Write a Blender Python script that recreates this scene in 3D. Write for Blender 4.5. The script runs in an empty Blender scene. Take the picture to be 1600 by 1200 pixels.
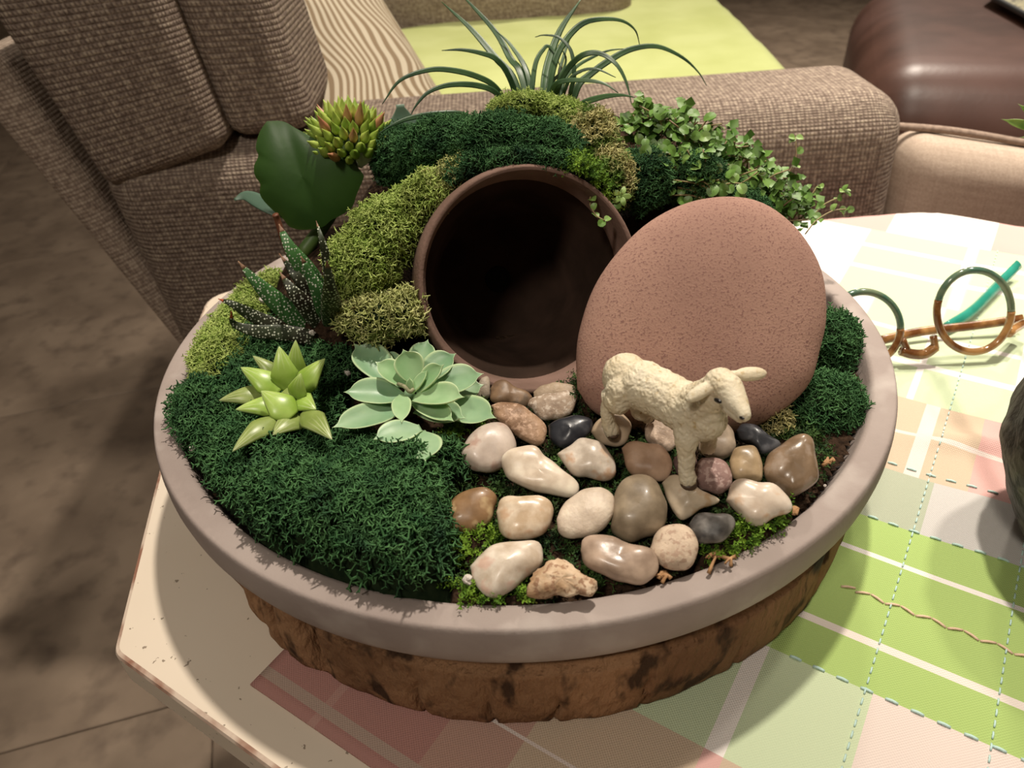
import bpy, math, random
import numpy as np
from mathutils import Vector, Matrix, noise

random.seed(7); rng = np.random.default_rng(7)
SC = bpy.context.scene; COL = SC.collection
PI = math.pi

# ---------------------------------------------------------------- camera
FPX = 1200.0
CAM = np.array([-0.00436, -0.27777, 0.17715])
pitch, roll = 0.640674, -0.066601
FWD = np.array([0, math.cos(pitch), -math.sin(pitch)])
_r = np.array([1., 0, 0]); _u = np.cross(_r, FWD)
RGT = math.cos(roll) * _r + math.sin(roll) * _u
UPV = -math.sin(roll) * _r + math.cos(roll) * _u
cd = bpy.data.cameras.new('camera'); cam = bpy.data.objects.new('camera', cd); COL.objects.link(cam)
cd.sensor_width = 36; cd.lens = FPX / 1600 * 36; cd.clip_start = 0.01; cd.clip_end = 30
M = Matrix(((RGT[0], UPV[0], -FWD[0], CAM[0]), (RGT[1], UPV[1], -FWD[1], CAM[1]), (RGT[2], UPV[2], -FWD[2], CAM[2]), (0, 0, 0, 1)))
cam.matrix_world = M
cd.dof.use_dof = True; cd.dof.focus_distance = 0.275; cd.dof.aperture_fstop = 20
SC.camera = cam

# ---------------------------------------------------------------- world, lamps, exposure
SC.view_settings.view_transform = 'Standard'; SC.view_settings.look = 'None'
SC.view_settings.exposure = -0.06; SC.view_settings.gamma = 1; SC.view_settings.use_curve_mapping = False
w = bpy.data.worlds.new('room_glow'); SC.world = w; w.use_nodes = True
w.node_tree.nodes['Background'].inputs[0].default_value = (1, .86, .70, 1)
w.node_tree.nodes['Background'].inputs[1].default_value = 0.19
def spot(name, loc, to, power, size, blend, rad, col):
    l = bpy.data.lights.new(name, 'SPOT'); l.energy = power; l.spot_size = math.radians(size); l.spot_blend = blend
    l.shadow_soft_size = rad; l.color = col
    o = bpy.data.objects.new(name, l); COL.objects.link(o); o.location = loc
    o.rotation_euler = (Vector(to) - Vector(loc)).to_track_quat('-Z', 'Y').to_euler()
    return o
WARM = (1, .90, .77)
spot('ceiling_or_fill_spot', (.22, .30, 1.45), (.18, .12, -.06), 92, 80, .9, .035, WARM)
spot('ceiling_or_fill_spot', (.85, .50, 1.30), (.38, .19, -.06), 140, 32, 1.0, .05, WARM)
spot('ceiling_or_fill_spot', (-.5, -1.0, 1.5), (-.1, .2, -.2), 44, 90, 1.0, .12, WARM)
spot('ceiling_or_fill_spot', (1.0, 2.2, 1.7), (.8, 1.6, -.5), 210, 110, 1.0, .10, WARM)  # added fill lamp, unseen, brightens the far floor at back right

# ---------------------------------------------------------------- helpers
def ray(px, py): return FWD + RGT * (px - 800) / FPX + UPV * (600 - py) / FPX
def W(px, py, z=0.0):                      # point of the horizontal plane z seen at that place of the photograph
    d = ray(px, py); return CAM + d * (z - CAM[2]) / d[2]
def P(px, py, depth): return CAM + ray(px, py) * depth
def YP(px, py, Y):
    d = ray(px, py); return CAM + d * (Y - CAM[1]) / d[1]
def PL(px, py, pt, n):
    d = ray(px, py); return CAM + d * (np.dot(np.array(pt) - CAM, n) / np.dot(d, n))
def nrm(v): v = np.array(v, float); return v / (np.linalg.norm(v) + 1e-12)
def depth_of(p): return float(np.dot(np.array(p) - CAM, FWD))

def props(o, label=None, cat=None, group=None, kind=None):
    if label: o['label'] = label
    if cat: o['category'] = cat
    if group: o['group'] = group
    if kind: o['kind'] = kind
    return o
def thing(name, label, cat, loc, group=None):
    o = bpy.data.objects.new(name, None); o.empty_display_size = .01; COL.objects.link(o)
    o.location = tuple(float(a) for a in loc)
    return props(o, label, cat, group)
def origin_of(o):
    p = np.zeros(3)
    while o is not None:
        p += np.array(o.location); o = o.parent
    return p
def mk(name, V, Fc, mat, parent=None, smooth=True, uv=None, origin=None, mats=None, midx=None):
    """faces: list of tuples or an (n,3)/(n,4) int array; vertices in world coordinates"""
    V = np.asarray(V, float)
    if parent is not None: org = origin_of(parent)
    else: org = np.array(origin if origin is not None else [V[:, 0].mean(), V[:, 1].mean(), V[:, 2].min()])
    me = bpy.data.meshes.new(name)
    L = V - org
    if isinstance(Fc, np.ndarray):
        n, k = Fc.shape
        me.vertices.add(len(L)); me.vertices.foreach_set('co', L.astype(np.float32).ravel())
        me.loops.add(n * k); me.loops.foreach_set('vertex_index', Fc.astype(np.int32).ravel())
        me.polygons.add(n); me.polygons.foreach_set('loop_start', (np.arange(n) * k).astype(np.int32))
        me.polygons.foreach_set('loop_total', np.full(n, k, np.int32))
        me.update(calc_edges=True)
    else:
        me.from_pydata([tuple(v) for v in L], [], [tuple(int(i) for i in f) for f in Fc])
    me.polygons.foreach_set('use_smooth', np.full(len(me.polygons), smooth))
    if uv is not None:
        ul = me.uv_layers.new(name='UVMap'); li = np.empty(len(me.loops), np.int32); me.loops.foreach_get('vertex_index', li)
        ul.data.foreach_set('uv', np.asarray(uv, np.float32)[li].ravel())
    for m in (mats or [mat]): me.materials.append(m)
    if midx is not None: me.polygons.foreach_set('material_index', np.asarray(midx, np.int32))
    o = bpy.data.objects.new(name, me); COL.objects.link(o)
    if parent is not None: o.parent = parent
    else: o.location = tuple(org)
    return o

# ---- materials
def mat(name, c1, c2=None, scale=100., rough=.6, bump=0., bscale=None, sss=0., spec=.5, coat=0., detail=4., lo=.35, hi=.65, c3=None, c3scale=None, c3lo=.6, c3hi=.66, stretch=None, trans=0., sheen=0., bdist=.001, metallic=0., c3max=1.):
    m = bpy.data.materials.new(name); m.use_nodes = True; nt = m.node_tree; N = nt.nodes; Lk = nt.links
    b = N['Principled BSDF']; b.inputs['Roughness'].default_value = rough
    b.inputs['Specular IOR Level'].default_value = spec; b.inputs['Coat Weight'].default_value = coat
    b.inputs['Coat Roughness'].default_value = .12; b.inputs['Metallic'].default_value = metallic
    if sss: b.inputs['Subsurface Weight'].default_value = sss; b.inputs['Subsurface Scale'].default_value = .003; b.inputs['Subsurface Radius'].default_value = (1, .8, .5)
    if trans: b.inputs['Transmission Weight'].default_value = trans
    if sheen: b.inputs['Sheen Weight'].default_value = sheen
    c = lambda t: (t[0], t[1], t[2], 1)
    tc = N.new('ShaderNodeTexCoord'); src = tc.outputs['Object']
    if stretch:
        mp = N.new('ShaderNodeMapping'); mp.inputs['Scale'].default_value = stretch; Lk.new(src, mp.inputs[0]); src = mp.outputs[0]
    out = None
    if c2 is not None:
        nz = N.new('ShaderNodeTexNoise'); nz.inputs['Scale'].default_value = scale; nz.inputs['Detail'].default_value = detail
        Lk.new(src, nz.inputs['Vector'])
        cr = N.new('ShaderNodeValToRGB'); cr.color_ramp.elements[0].position = lo; cr.color_ramp.elements[1].position = hi
        cr.color_ramp.elements[0].color = c(c1); cr.color_ramp.elements[1].color = c(c2)
        Lk.new(nz.outputs['Fac'], cr.inputs[0]); out = cr.outputs[0]
    else: b.inputs['Base Color'].default_value = c(c1)
    if c3 is not None:
        n3 = N.new('ShaderNodeTexNoise'); n3.inputs['Scale'].default_value = c3scale or scale * 3; n3.inputs['Detail'].default_value = 3
        Lk.new(src, n3.inputs['Vector'])
        mr = N.new('ShaderNodeMapRange'); mr.inputs[1].default_value = c3lo; mr.inputs[2].default_value = c3hi; mr.inputs[4].default_value = c3max; Lk.new(n3.outputs['Fac'], mr.inputs[0])
        mx = N.new('ShaderNodeMix'); mx.data_type = 'RGBA'; Lk.new(mr.outputs[0], mx.inputs[0])
        if out: Lk.new(out, mx.inputs[6])
        else: mx.inputs[6].default_value = c(c1)
        mx.inputs[7].default_value = c(c3); out = mx.outputs[2]
    if out: Lk.new(out, b.inputs['Base Color'])
    if bump:
        nb = N.new('ShaderNodeTexNoise'); nb.inputs['Scale'].default_value = bscale or scale * 2; nb.inputs['Detail'].default_value = 5
        Lk.new(src, nb.inputs['Vector'])
        bp = N.new('ShaderNodeBump'); bp.inputs['Strength'].default_value = bump; bp.inputs['Distance'].default_value = bdist
        Lk.new(nb.outputs['Fac'], bp.inputs['Height']); Lk.new(bp.outputs[0], b.inputs['Normal'])
    return m
def math_node(nt, op, a, b=None):
    n = nt.nodes.new('ShaderNodeMath'); n.operation = op
    for i, v in enumerate((a, b)):
        if v is None: continue
        if isinstance(v, (int, float)): n.inputs[i].default_value = v
        else: nt.links.new(v, n.inputs[i])
    return n.outputs[0]
def tweed(name, dark, mid, light, pu=.0034, pv=.0040, bump=.8, streak=60.):
    """woven upholstery driven by a UV map in metres"""
    m = bpy.data.materials.new(name); m.use_nodes = True; nt = m.node_tree; N = nt.nodes; Lk = nt.links
    b = N['Principled BSDF']; b.inputs['Roughness'].default_value = .95; b.inputs['Specular IOR Level'].default_value = .15
    uv = N.new('ShaderNodeUVMap').outputs[0]
    sp = N.new('ShaderNodeSeparateXYZ'); Lk.new(uv, sp.inputs[0])
    su = math_node(nt, 'ABSOLUTE', math_node(nt, 'SINE', math_node(nt, 'MULTIPLY', sp.outputs[0], PI / pu)))
    sv = math_node(nt, 'ABSOLUTE', math_node(nt, 'SINE', math_node(nt, 'MULTIPLY', sp.outputs[1], PI / pv)))
    h = math_node(nt, 'MULTIPLY', math_node(nt, 'POWER', su, .7), math_node(nt, 'POWER', sv, .7))
    def nz(sc, sx, sy, det=2.):
        mp = N.new('ShaderNodeMapping'); mp.inputs['Scale'].default_value = (sx, sy, 1); Lk.new(uv, mp.inputs[0])
        n = N.new('ShaderNodeTexNoise'); n.inputs['Scale'].default_value = sc; n.inputs['Detail'].default_value = det; Lk.new(mp.outputs[0], n.inputs['Vector']); return n.outputs['Fac']
    s1 = nz(streak, 1, 9); s2 = nz(streak, 9, 1); fl = nz(1 / pu * .8, 1, 1, 0)
    mixv = math_node(nt, 'ADD', math_node(nt, 'MULTIPLY', s1, .5), math_node(nt, 'MULTIPLY', s2, .35))
    mixv = math_node(nt, 'ADD', mixv, math_node(nt, 'MULTIPLY', math_node(nt, 'SUBTRACT', h, .5), .20))
    mixv = math_node(nt, 'ADD', mixv, math_node(nt, 'MULTIPLY', math_node(nt, 'SUBTRACT', fl, .5), .45))
    cr = N.new('ShaderNodeValToRGB'); e = cr.color_ramp.elements
    e[0].position = .26; e[0].color = (*dark, 1); e[1].position = .62; e[1].color = (*light, 1)
    k = e.new(.43); k.color = (*mid, 1)
    Lk.new(mixv, cr.inputs[0]); Lk.new(cr.outputs[0], b.inputs['Base Color'])
    bp = N.new('ShaderNodeBump'); bp.inputs['Strength'].default_value = bump; bp.inputs['Distance'].default_value = .0012
    Lk.new(math_node(nt, 'ADD', h, math_node(nt, 'MULTIPLY', fl, .8)), bp.inputs['Height']); Lk.new(bp.outputs[0], b.inputs['Normal'])
    return m

# ---- shapes
def cushion(c8, r=.25, n=14, puff=.0, puffax=(1, 1, 1)):
    """rounded block through eight corners: order (-,-,-),(+,-,-),(+,+,-),(-,+,-) then the same with + ; returns V,F,UV (metres)"""
    c8 = np.array(c8, float); Vs = []; Fs = []; U = []; g = np.linspace(-1, 1, n)
    ex = (np.linalg.norm(c8[1] - c8[0]) + np.linalg.norm(c8[6] - c8[7])) / 2
    ey = (np.linalg.norm(c8[3] - c8[0]) + np.linalg.norm(c8[6] - c8[5])) / 2
    ez = (np.linalg.norm(c8[4] - c8[0]) + np.linalg.norm(c8[6] - c8[2])) / 2
    E = np.array([ex, ey, ez]); rr = np.minimum(r / (E / 2), .98) if r > 0 else np.zeros(3)
    gs = [np.unique(np.concatenate([np.linspace(-1, -(1 - rr[i]), 7), np.linspace(-(1 - rr[i]), 1 - rr[i], n), np.linspace(1 - rr[i], 1, 7)])) for i in range(3)]
    for ax in range(3):
        a, b_ = [(1, 2), (0, 2), (0, 1)][ax]
        for s in (-1, 1):
            base = len(Vs); A, B = gs[a], gs[b_]
            for i, u in enumerate(A):
                for j, v in enumerate(B):
                    p = np.zeros(3); p[ax] = s; p[a] = u; p[b_] = v
                    q = np.clip(p, -(1 - rr), 1 - rr); d = (p - q) / rr; L = np.linalg.norm(d)
                    p2 = q + rr * d / max(L, 1e-9)
                    f = 1 + puff * np.array([(1 - p2[1] ** 2) * (1 - p2[2] ** 2), (1 - p2[0] ** 2) * (1 - p2[2] ** 2), (1 - p2[0] ** 2) * (1 - p2[1] ** 2)]) * np.array(puffax)
                    p2 = p2 * f
                    x, y, z = (p2 + 1) / 2
                    w8 = [(1 - x) * (1 - y) * (1 - z), x * (1 - y) * (1 - z), x * y * (1 - z), (1 - x) * y * (1 - z), (1 - x) * (1 - y) * z, x * (1 - y) * z, x * y * z, (1 - x) * y * z]
                    Vs.append(np.dot(w8, c8)); U.append((u * E[a] / 2 + ax * .3, v * E[b_] / 2))
            nb = len(B)
            for i in range(len(A) - 1):
                for j in range(nb - 1):
                    q = (base + i * nb + j, base + (i + 1) * nb + j, base + (i + 1) * nb + j + 1, base + i * nb + j + 1)
                    flip = (s > 0) != (ax == 1)
                    Fs.append(q if flip else q[::-1])
    return np.array(Vs), np.array(Fs), np.array(U)
def box8(x0, x1, y0, y1, z0, z1):
    return [(x0, y0, z0), (x1, y0, z0), (x1, y1, z0), (x0, y1, z0), (x0, y0, z1), (x1, y0, z1), (x1, y1, z1), (x0, y1, z1)]
def join(parts):
    V = []; Fq = []; n = 0
    for v, f in parts:
        V.append(np.asarray(v)); Fq += [tuple(int(i) + n for i in q) for q in f]; n += len(v)
    return np.vstack(V), Fq
def lathe(prof, n=96, center=(0, 0, 0), axis=None, e1=None):
    """prof: (r, h) list; closed when the last equals the first"""
    c = np.array(center, float); a = nrm(axis) if axis is not None else np.array([0, 0, 1.])
    e = nrm(e1) if e1 is not None else nrm(np.cross(a, [0, 1, .01])); e = nrm(e - a * e.dot(a)); g = np.cross(a, e)
    V = []; Fq = []
    for r, h in prof:
        for k in range(n):
            t = 2 * PI * k / n; V.append(c + a * h + r * (math.cos(t) * e + math.sin(t) * g))
    for i in range(len(prof) - 1):
        for k in range(n):
            Fq.append((i * n + k, i * n + (k + 1) % n, (i + 1) * n + (k + 1) % n, (i + 1) * n + k))
    return np.array(V), Fq
def catmull(pts, m=8):
    p = np.array(pts, float); p = np.vstack([2 * p[0] - p[1], p, 2 * p[-1] - p[-2]]); out = []
    for i in range(1, len(p) - 2):
        for t in np.linspace(0, 1, m, endpoint=False):
            a, b, c, d = p[i - 1], p[i], p[i + 1], p[i + 2]
            out.append(.5 * ((2 * b) + (-a + c) * t + (2 * a - 5 * b + 4 * c - d) * t * t + (-a + 3 * b - 3 * c + d) * t ** 3))
    out.append(p[-2]); return np.array(out)
def blade(pts, wfun, tfun, up, n=10, cup=0., m=6, smooth=True):
    """closed solid swept along pts: half width wfun(s), half thickness tfun(s), up = face normal hint"""
    c = catmull(pts, m) if len(pts) > 1 else np.array(pts); K = len(c); V = []; Fq = []
    up = np.array(up, float); al = np.r_[0, np.cumsum(np.linalg.norm(np.diff(c, axis=0), axis=1))]; al = al / max(al[-1], 1e-9)
    for i in range(K):
        s = al[i]; t = nrm(c[min(i + 1, K - 1)] - c[max(i - 1, 0)])
        side = nrm(np.cross(t, up)); nn = np.cross(side, t); w, h = wfun(s), tfun(s)
        for k in range(n):
            a = 2 * PI * k / n; x, y = math.cos(a), math.sin(a)
            V.append(c[i] + side * w * x + nn * (h * y + cup * w * (x * x - .3)))
    for i in range(K - 1):
        for k in range(n): Fq.append((i * n + k, i * n + (k + 1) % n, (i + 1) * n + (k + 1) % n, (i + 1) * n + k))
    Fq.append(tuple(range(n))[::-1]); Fq.append(tuple((K - 1) * n + k for k in range(n)))
    return np.array(V), Fq
def tube(pts, r, n=8, m=6):
    rf = r if callable(r) else (lambda s: r)
    return blade(pts, rf, rf, (.13, .2, 1), n=n, m=m)
def ellipsoid(c, ax, rad, nu=20, nv=12):
    A = np.array(ax) * np.array(rad)[:, None]; V = []; Fq = []
    for i in range(nv + 1):
        ph = PI * i / nv
        for k in range(nu):
            t = 2 * PI * k / nu; V.append(np.array(c) + math.sin(ph) * math.cos(t) * A[0] + math.sin(ph) * math.sin(t) * A[1] + math.cos(ph) * A[2])
    for i in range(nv):
        for k in range(nu): Fq.append((i * nu + k, (i + 1) * nu + k, (i + 1) * nu + (k + 1) % nu, i * nu + (k + 1) % nu))
    return np.array(V), Fq
def pebble_solid(outline, n, thick, rings=9, seg=48, lump=.03, seed=0, pw=2.2, tilt=0.):
    """outline: 3D loop in a plane with normal n -> closed rounded stone of half-thickness thick"""
    o = catmull(np.vstack([outline, outline[:1]]), 8)[:-1]
    d = np.cumsum(np.r_[0, np.linalg.norm(np.diff(np.vstack([o, o[:1]]), axis=0), axis=1)])
    t = np.linspace(0, d[-1], seg, endpoint=False); oo = np.vstack([o, o[:1]])
    o = np.array([[np.interp(x, d, oo[:, k]) for k in range(3)] for x in t])
    c = o.mean(0); n = nrm(n); V = []; Fq = []; size = np.linalg.norm(o - c, axis=1).mean()
    prof = [(math.sin(a), math.cos(a)) for a in np.linspace(0, PI, 2 * rings + 1)]
    for s, h in prof:
        for q in o:
            p = c + (q - c) * (s ** (2 / pw) if s > 0 else 0) + n * thick * h
            dd = noise.noise(Vector(((p - c) / size * 1.3 + seed * 7.1).tolist())) * lump * size * 2
            V.append(p + nrm(p - c) * dd)
    R_ = len(prof)
    for i in range(R_ - 1):
        for k in range(seg): Fq.append((i * seg + k, i * seg + (k + 1) % seg, (i + 1) * seg + (k + 1) % seg, (i + 1) * seg + k))
    V = np.array(V)
    v1 = np.cross(V[Fq[rings * seg][1]] - V[Fq[rings * seg][0]], V[Fq[rings * seg][3]] - V[Fq[rings * seg][0]])
    if v1.dot(V[Fq[rings * seg][0]] - c) < 0: Fq = [f[::-1] for f in Fq]
    return V, Fq

# ---- moss
def tuft_template(seed, thick=.060):
    r = random.Random(seed); V = []; T = []
    def seg(a, b, ra, rb):
        t = nrm(b - a); s = nrm(np.cross(t, [r.random(), r.random(), r.random()])); q = np.cross(t, s); base = len(V)
        for p, rad in ((a, ra), (b, rb)):
            for k in range(3):
                an = 2 * PI * k / 3; V.append(p + rad * (math.cos(an) * s + math.sin(an) * q))
        for k in range(3):
            i, j = base + k, base + (k + 1) % 3
            T.append((i, j, j + 3)); T.append((i, j + 3, i + 3))
    def rd(z0, z1): a = r.uniform(0, 2 * PI); return np.array([math.cos(a), math.sin(a), r.uniform(z0, z1)])
    for s in range(2):
        a = PI * s + r.random() * 1.5; p0 = np.array([math.cos(a) * .12, math.sin(a) * .12, -.12])
        d = nrm([math.cos(a) * .8, math.sin(a) * .8, .8]); p1 = p0 + d * r.uniform(.30, .42); seg(p0, p1, thick, thick * .9)
        a2 = r.uniform(0, 2 * PI)
        for k in range(2):
            dd = nrm(d * .55 + np.array([math.cos(a2 + PI * k), math.sin(a2 + PI * k), r.uniform(-.1, .5)])); p2 = p1 + dd * r.uniform(.24, .34); seg(p1, p2, thick * .9, thick * .75)
            a3 = r.uniform(0, 2 * PI)
            for j in range(2):
                d3 = nrm(dd * .6 + np.array([math.cos(a3 + PI * j), math.sin(a3 + PI * j), r.uniform(-.4, .5)])); seg(p2, p2 + d3 * r.uniform(.16, .26), thick * .75, thick * .45)
    return np.array(V), np.array(T)
TUFTS = [tuft_template(i) for i in range(12)]
def leafy_template(seed):
    r = random.Random(seed); V = []; T = []
    p = np.array([0, 0, -.1]); d = nrm([r.uniform(-.5, .5), r.uniform(-.5, .5), 1])
    for k in range(5):
        q = p + d * .22
        for s in range(3):
            a = 2.4 * (k * 3 + s); o = np.array([math.cos(a), math.sin(a), .35]); l = .3 * (1 - k * .1)
            side = np.cross(nrm(o), [0, 0, 1]); b = len(V)
            V += [p, p + o * l * .5 + side * .07, p + o * l + np.array([0, 0, .05]), p + o * l * .5 - side * .07]; T += [(b, b + 1, b + 2), (b, b + 2, b + 3)]
        p = q; d = nrm(d + np.array([r.uniform(-.4, .4), r.uniform(-.4, .4), 0]))
    return np.array(V), np.array(T)
LEAFY = [leafy_template(i) for i in range(5)]
def scatter(pts, nrms, size, templates, jitter=.5, var=.35):
    """one big vertex/triangle pair of small sprigs standing at the points"""
    Vs = []; Ts = []; off = 0; idx = rng.integers(0, len(templates), len(pts))
    for ti, (tv, tt) in enumerate(templates):
        sel = np.where(idx == ti)[0]
        if not len(sel): continue
        p = pts[sel]; n = nrms[sel] + rng.normal(0, jitter, (len(sel), 3)); n /= np.linalg.norm(n, axis=1)[:, None]
        a = rng.normal(size=(len(sel), 3)); e1 = np.cross(n, a); e1 /= np.linalg.norm(e1, axis=1)[:, None]; e2 = np.cross(n, e1)
        s = size * (1 + rng.uniform(-var, var, len(sel)))
        Bm = np.stack([e1, e2, n], 1) * s[:, None, None]
        v = np.einsum('vk,mkc->mvc', tv, Bm) + p[:, None, :]
        Vs.append(v.reshape(-1, 3)); Ts.append((tt[None] + (np.arange(len(sel)) * len(tv))[:, None, None] + off).reshape(-1, 3)); off += len(sel) * len(tv)
    return np.vstack(Vs), np.vstack(Ts)
def fnoise(x, y, z, s): return noise.noise(Vector((x * s, y * s, z * s)))
def moss_blobs(name, label, blobs, m, size=.0042, dens=.30, cat='moss', group=None, templates=None, extra_jit=.55, avoid=None):
    """blobs: (px,py,depth,a_px,b_px,angle,c_m) ellipsoids in space; tufts per mm2 = dens"""
    E = []
    for (px, py, dp, a, b, ang, c) in blobs:
        t = math.radians(ang); x = RGT * math.cos(t) + UPV * math.sin(t); y = -RGT * math.sin(t) + UPV * math.cos(t)
        E.append((P(px, py, dp), np.array([x, y, FWD]), np.array([a * dp / FPX, b * dp / FPX, c])))
    Vc = []; Fc = []; pts = []; ns = []; n0 = 0
    for ci, (c, A, r) in enumerate(E):
        v, f = ellipsoid(c, A, r * .86 - .0004, 28, 18)
        v = np.array([p + nrm(p - c) * .0012 * noise.noise(Vector((p * 260).tolist())) * 1.5 for p in v])
        Vc.append(v); Fc += [(q[0] + n0, q[1] + n0, q[2] + n0) for q in f] + [(q[0] + n0, q[2] + n0, q[3] + n0) for q in f]; n0 += len(v)
        area = 4 * PI * ((r[0] * r[1]) ** 1.6 / 3 + (r[0] * r[2]) ** 1.6 / 3 + (r[1] * r[2]) ** 1.6 / 3) ** (1 / 1.6) * 1e6
        k = int(area * dens); d = rng.normal(size=(k, 3)); d /= np.linalg.norm(d, axis=1)[:, None]
        q = c + (d * (r * .88)) @ A; nn = (d / r) @ A; nn /= np.linalg.norm(nn, axis=1)[:, None]
        keep = (nn[:, 2] > -.7) & ((nn @ FWD < .25) | (rng.random(k) < .35))
        for cj, (c2, A2, r2) in enumerate(E):
            if cj != ci: keep &= (((q - c2) @ A2.T / (r2 * .84)) ** 2).sum(1) > 1
        if avoid is not None: keep &= avoid(q)
        pts.append(q[keep]); ns.append(nn[keep])
    pts = np.vstack(pts); ns = np.vstack(ns)
    nzv = np.array([fnoise(*p, 170) for p in pts]); pts = pts + ns * (nzv[:, None] * .0022)
    v, t = scatter(pts, ns, size, templates or TUFTS, extra_jit)
    Va = np.vstack([np.vstack(Vc), v]); Ta = np.vstack([np.array(Fc), t + n0])
    o = mk(name, Va, Ta, m, smooth=True, midx=np.r_[np.ones(len(Fc)), np.zeros(len(t))], mats=[m, M_UNDER])
    return props(o, label, cat, group, 'stuff')
def inside(poly, x, y):
    n = len(poly); r = np.zeros(len(x), bool); j = n - 1
    for i in range(n):
        xi, yi = poly[i]; xj, yj = poly[j]
        r ^= ((yi > y) != (yj > y)) & (x < (xj - xi) * (y - yi) / (yj - yi + 1e-15) + xi); j = i
    return r
def edge_dist(poly, x, y):
    d = np.full(len(x), 1e9); P_ = np.array([x, y]).T
    for i in range(len(poly)):
        a = np.array(poly[i]); b = np.array(poly[(i + 1) % len(poly)]); ab = b - a
        t = np.clip(((P_ - a) @ ab) / (ab @ ab), 0, 1); d = np.minimum(d, np.linalg.norm(P_ - (a + t[:, None] * ab), axis=1))
    return d
def moss_bed(name, label, poly_px, m, z0=-.002, H=.012, wd=.014, size=.0042, dens=.3, templates=None, jit=.55, cat='moss', group=None, hn=.0055, under=None):
    pl = catmull(np.array([W(x, y, z0)[:2] for x, y in poly_px + poly_px[:1]]), 4)[:-1]; poly = [tuple(p) for p in pl]
    def hgt(x, y):
        d = edge_dist(poly, x, y); t = np.clip(d / wd, 0, 1)
        nz = np.array([fnoise(a, b, 0, 75) for a, b in zip(x, y)])
        return z0 + H * np.sqrt(1 - (1 - t) ** 2) + nz * hn * t
    lo = pl.min(0); hi = pl.max(0); st = .0018
    gx = np.arange(lo[0] - st, hi[0] + st, st); gy = np.arange(lo[1] - st, hi[1] + st, st)
    X, Y = np.meshgrid(gx, gy, indexing='ij'); x, y = X.ravel(), Y.ravel(); ins = inside(poly, x, y)
    z = np.where(ins, hgt(x, y) - .0008, z0 - .006); nx, ny = X.shape; Vc = np.array([x, y, z]).T; tr = []
    I = ins.reshape(nx, ny)
    for i in range(nx - 1):
        for j in range(ny - 1):
            if I[i, j] or I[i + 1, j] or I[i, j + 1] or I[i + 1, j + 1]:
                a = i * ny + j; tr += [(a, a + ny, a + ny + 1), (a, a + ny + 1, a + 1)]
    area = abs(sum(poly[i][0] * poly[(i + 1) % len(poly)][1] - poly[(i + 1) % len(poly)][0] * poly[i][1] for i in range(len(poly)))) / 2 * 1e6
    k = int((hi[0] - lo[0]) * (hi[1] - lo[1]) * 1e6 * dens * 1.15)
    sx = rng.uniform(lo[0], hi[0], k); sy = rng.uniform(lo[1], hi[1], k); q = inside(poly, sx, sy); sx, sy = sx[q], sy[q]
    h0 = hgt(sx, sy); e = .0012; gxn = (hgt(sx + e, sy) - h0) / e; gyn = (hgt(sx, sy + e) - h0) / e
    nn = np.array([-gxn, -gyn, np.ones(len(sx))]).T; nn = np.clip(nn, -2.5, 2.5); nn /= np.linalg.norm(nn, axis=1)[:, None]
    v, t = scatter(np.array([sx, sy, h0]).T, nn, size, templates or TUFTS, jit)
    o = mk(name, np.vstack([Vc, v]), np.vstack([np.array(tr), t + len(Vc)]), m, midx=np.r_[np.ones(len(tr)), np.zeros(len(t))], mats=[m, under or M_UNDER])
    return props(o, label, cat, group, 'stuff')

# ---------------------------------------------------------------- materials
M_UNDER = mat('moss_base', (.008, .018, .008), (.018, .03, .012), 300, .95, spec=.1)
M_DARK = mat('dark_moss', (.026, .088, .030), (.105, .24, .085), 150, .8, spec=.2, lo=.3, hi=.7, c3=(.012, .045, .022), c3scale=70, c3lo=.5, c3hi=.72)
M_LIME = mat('lime_moss', (.26, .38, .07), (.52, .62, .20), 220, .8, spec=.2, c3=(.22, .27, .06), c3scale=60, c3lo=.5, c3hi=.7)
M_OLIVE = mat('olive_moss', (.32, .36, .11), (.58, .58, .26), 220, .8, spec=.2, c3=(.16, .13, .04), c3scale=90)
M_PALE = mat('pale_moss', (.36, .34, .12), (.62, .56, .28), 240, .8, spec=.2, c3=(.12, .20, .04), c3scale=90, c3lo=.5, c3hi=.6)
M_FRESH = mat('fresh_moss', (.05, .13, .01), (.20, .34, .03), 180, .7, spec=.25, c3=(.12, .07, .02), c3scale=60, c3lo=.58, c3hi=.66)
M_BLACKGREEN = mat('damp_moss', (.012, .035, .012), (.07, .14, .03), 180, .8, spec=.25, c3=(.03, .02, .01), c3scale=80, c3lo=.5)
M_SOIL = mat('potting_soil', (.02, .011, .006), (.06, .034, .02), 400, .95, bump=1, bscale=500, spec=.15, bdist=.003)
M_CLAY = mat('grey_clay', (.30, .242, .218), (.375, .31, .28), 26, .66, bump=.15, bscale=700, spec=.35, c3=(.46, .40, .365), c3scale=45, c3lo=.55, c3hi=.75)
M_TERRA = mat('terracotta', (.17, .105, .08), (.24, .15, .12), 60, .85, bump=.25, bscale=800, spec=.2)
M_TERRA_IN = mat('shade_painted_clay', (.028, .017, .012), (.048, .028, .02), 60, .9, spec=.1)  # deep shade of the cave painted into the inner clay colour
M_STONE = mat('red_sandstone', (.37, .215, .17), (.50, .30, .23), 28, .85, bump=.35, bscale=1300, spec=.22, c3=(.28, .15, .125), c3scale=1300, c3lo=.54, c3hi=.66, bdist=.0006, lo=.3, hi=.7)
M_CREAM = mat('cream_paint', (.72, .62, .50), (.76, .66, .54), 12, .45, spec=.4, c3=(.30, .24, .18), c3scale=330, c3lo=.70, c3hi=.71)
M_WORN = mat('worn_red_edge', (.30, .15, .10), (.64, .52, .42), 45, .6, spec=.3, lo=.42, hi=.56)

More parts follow.
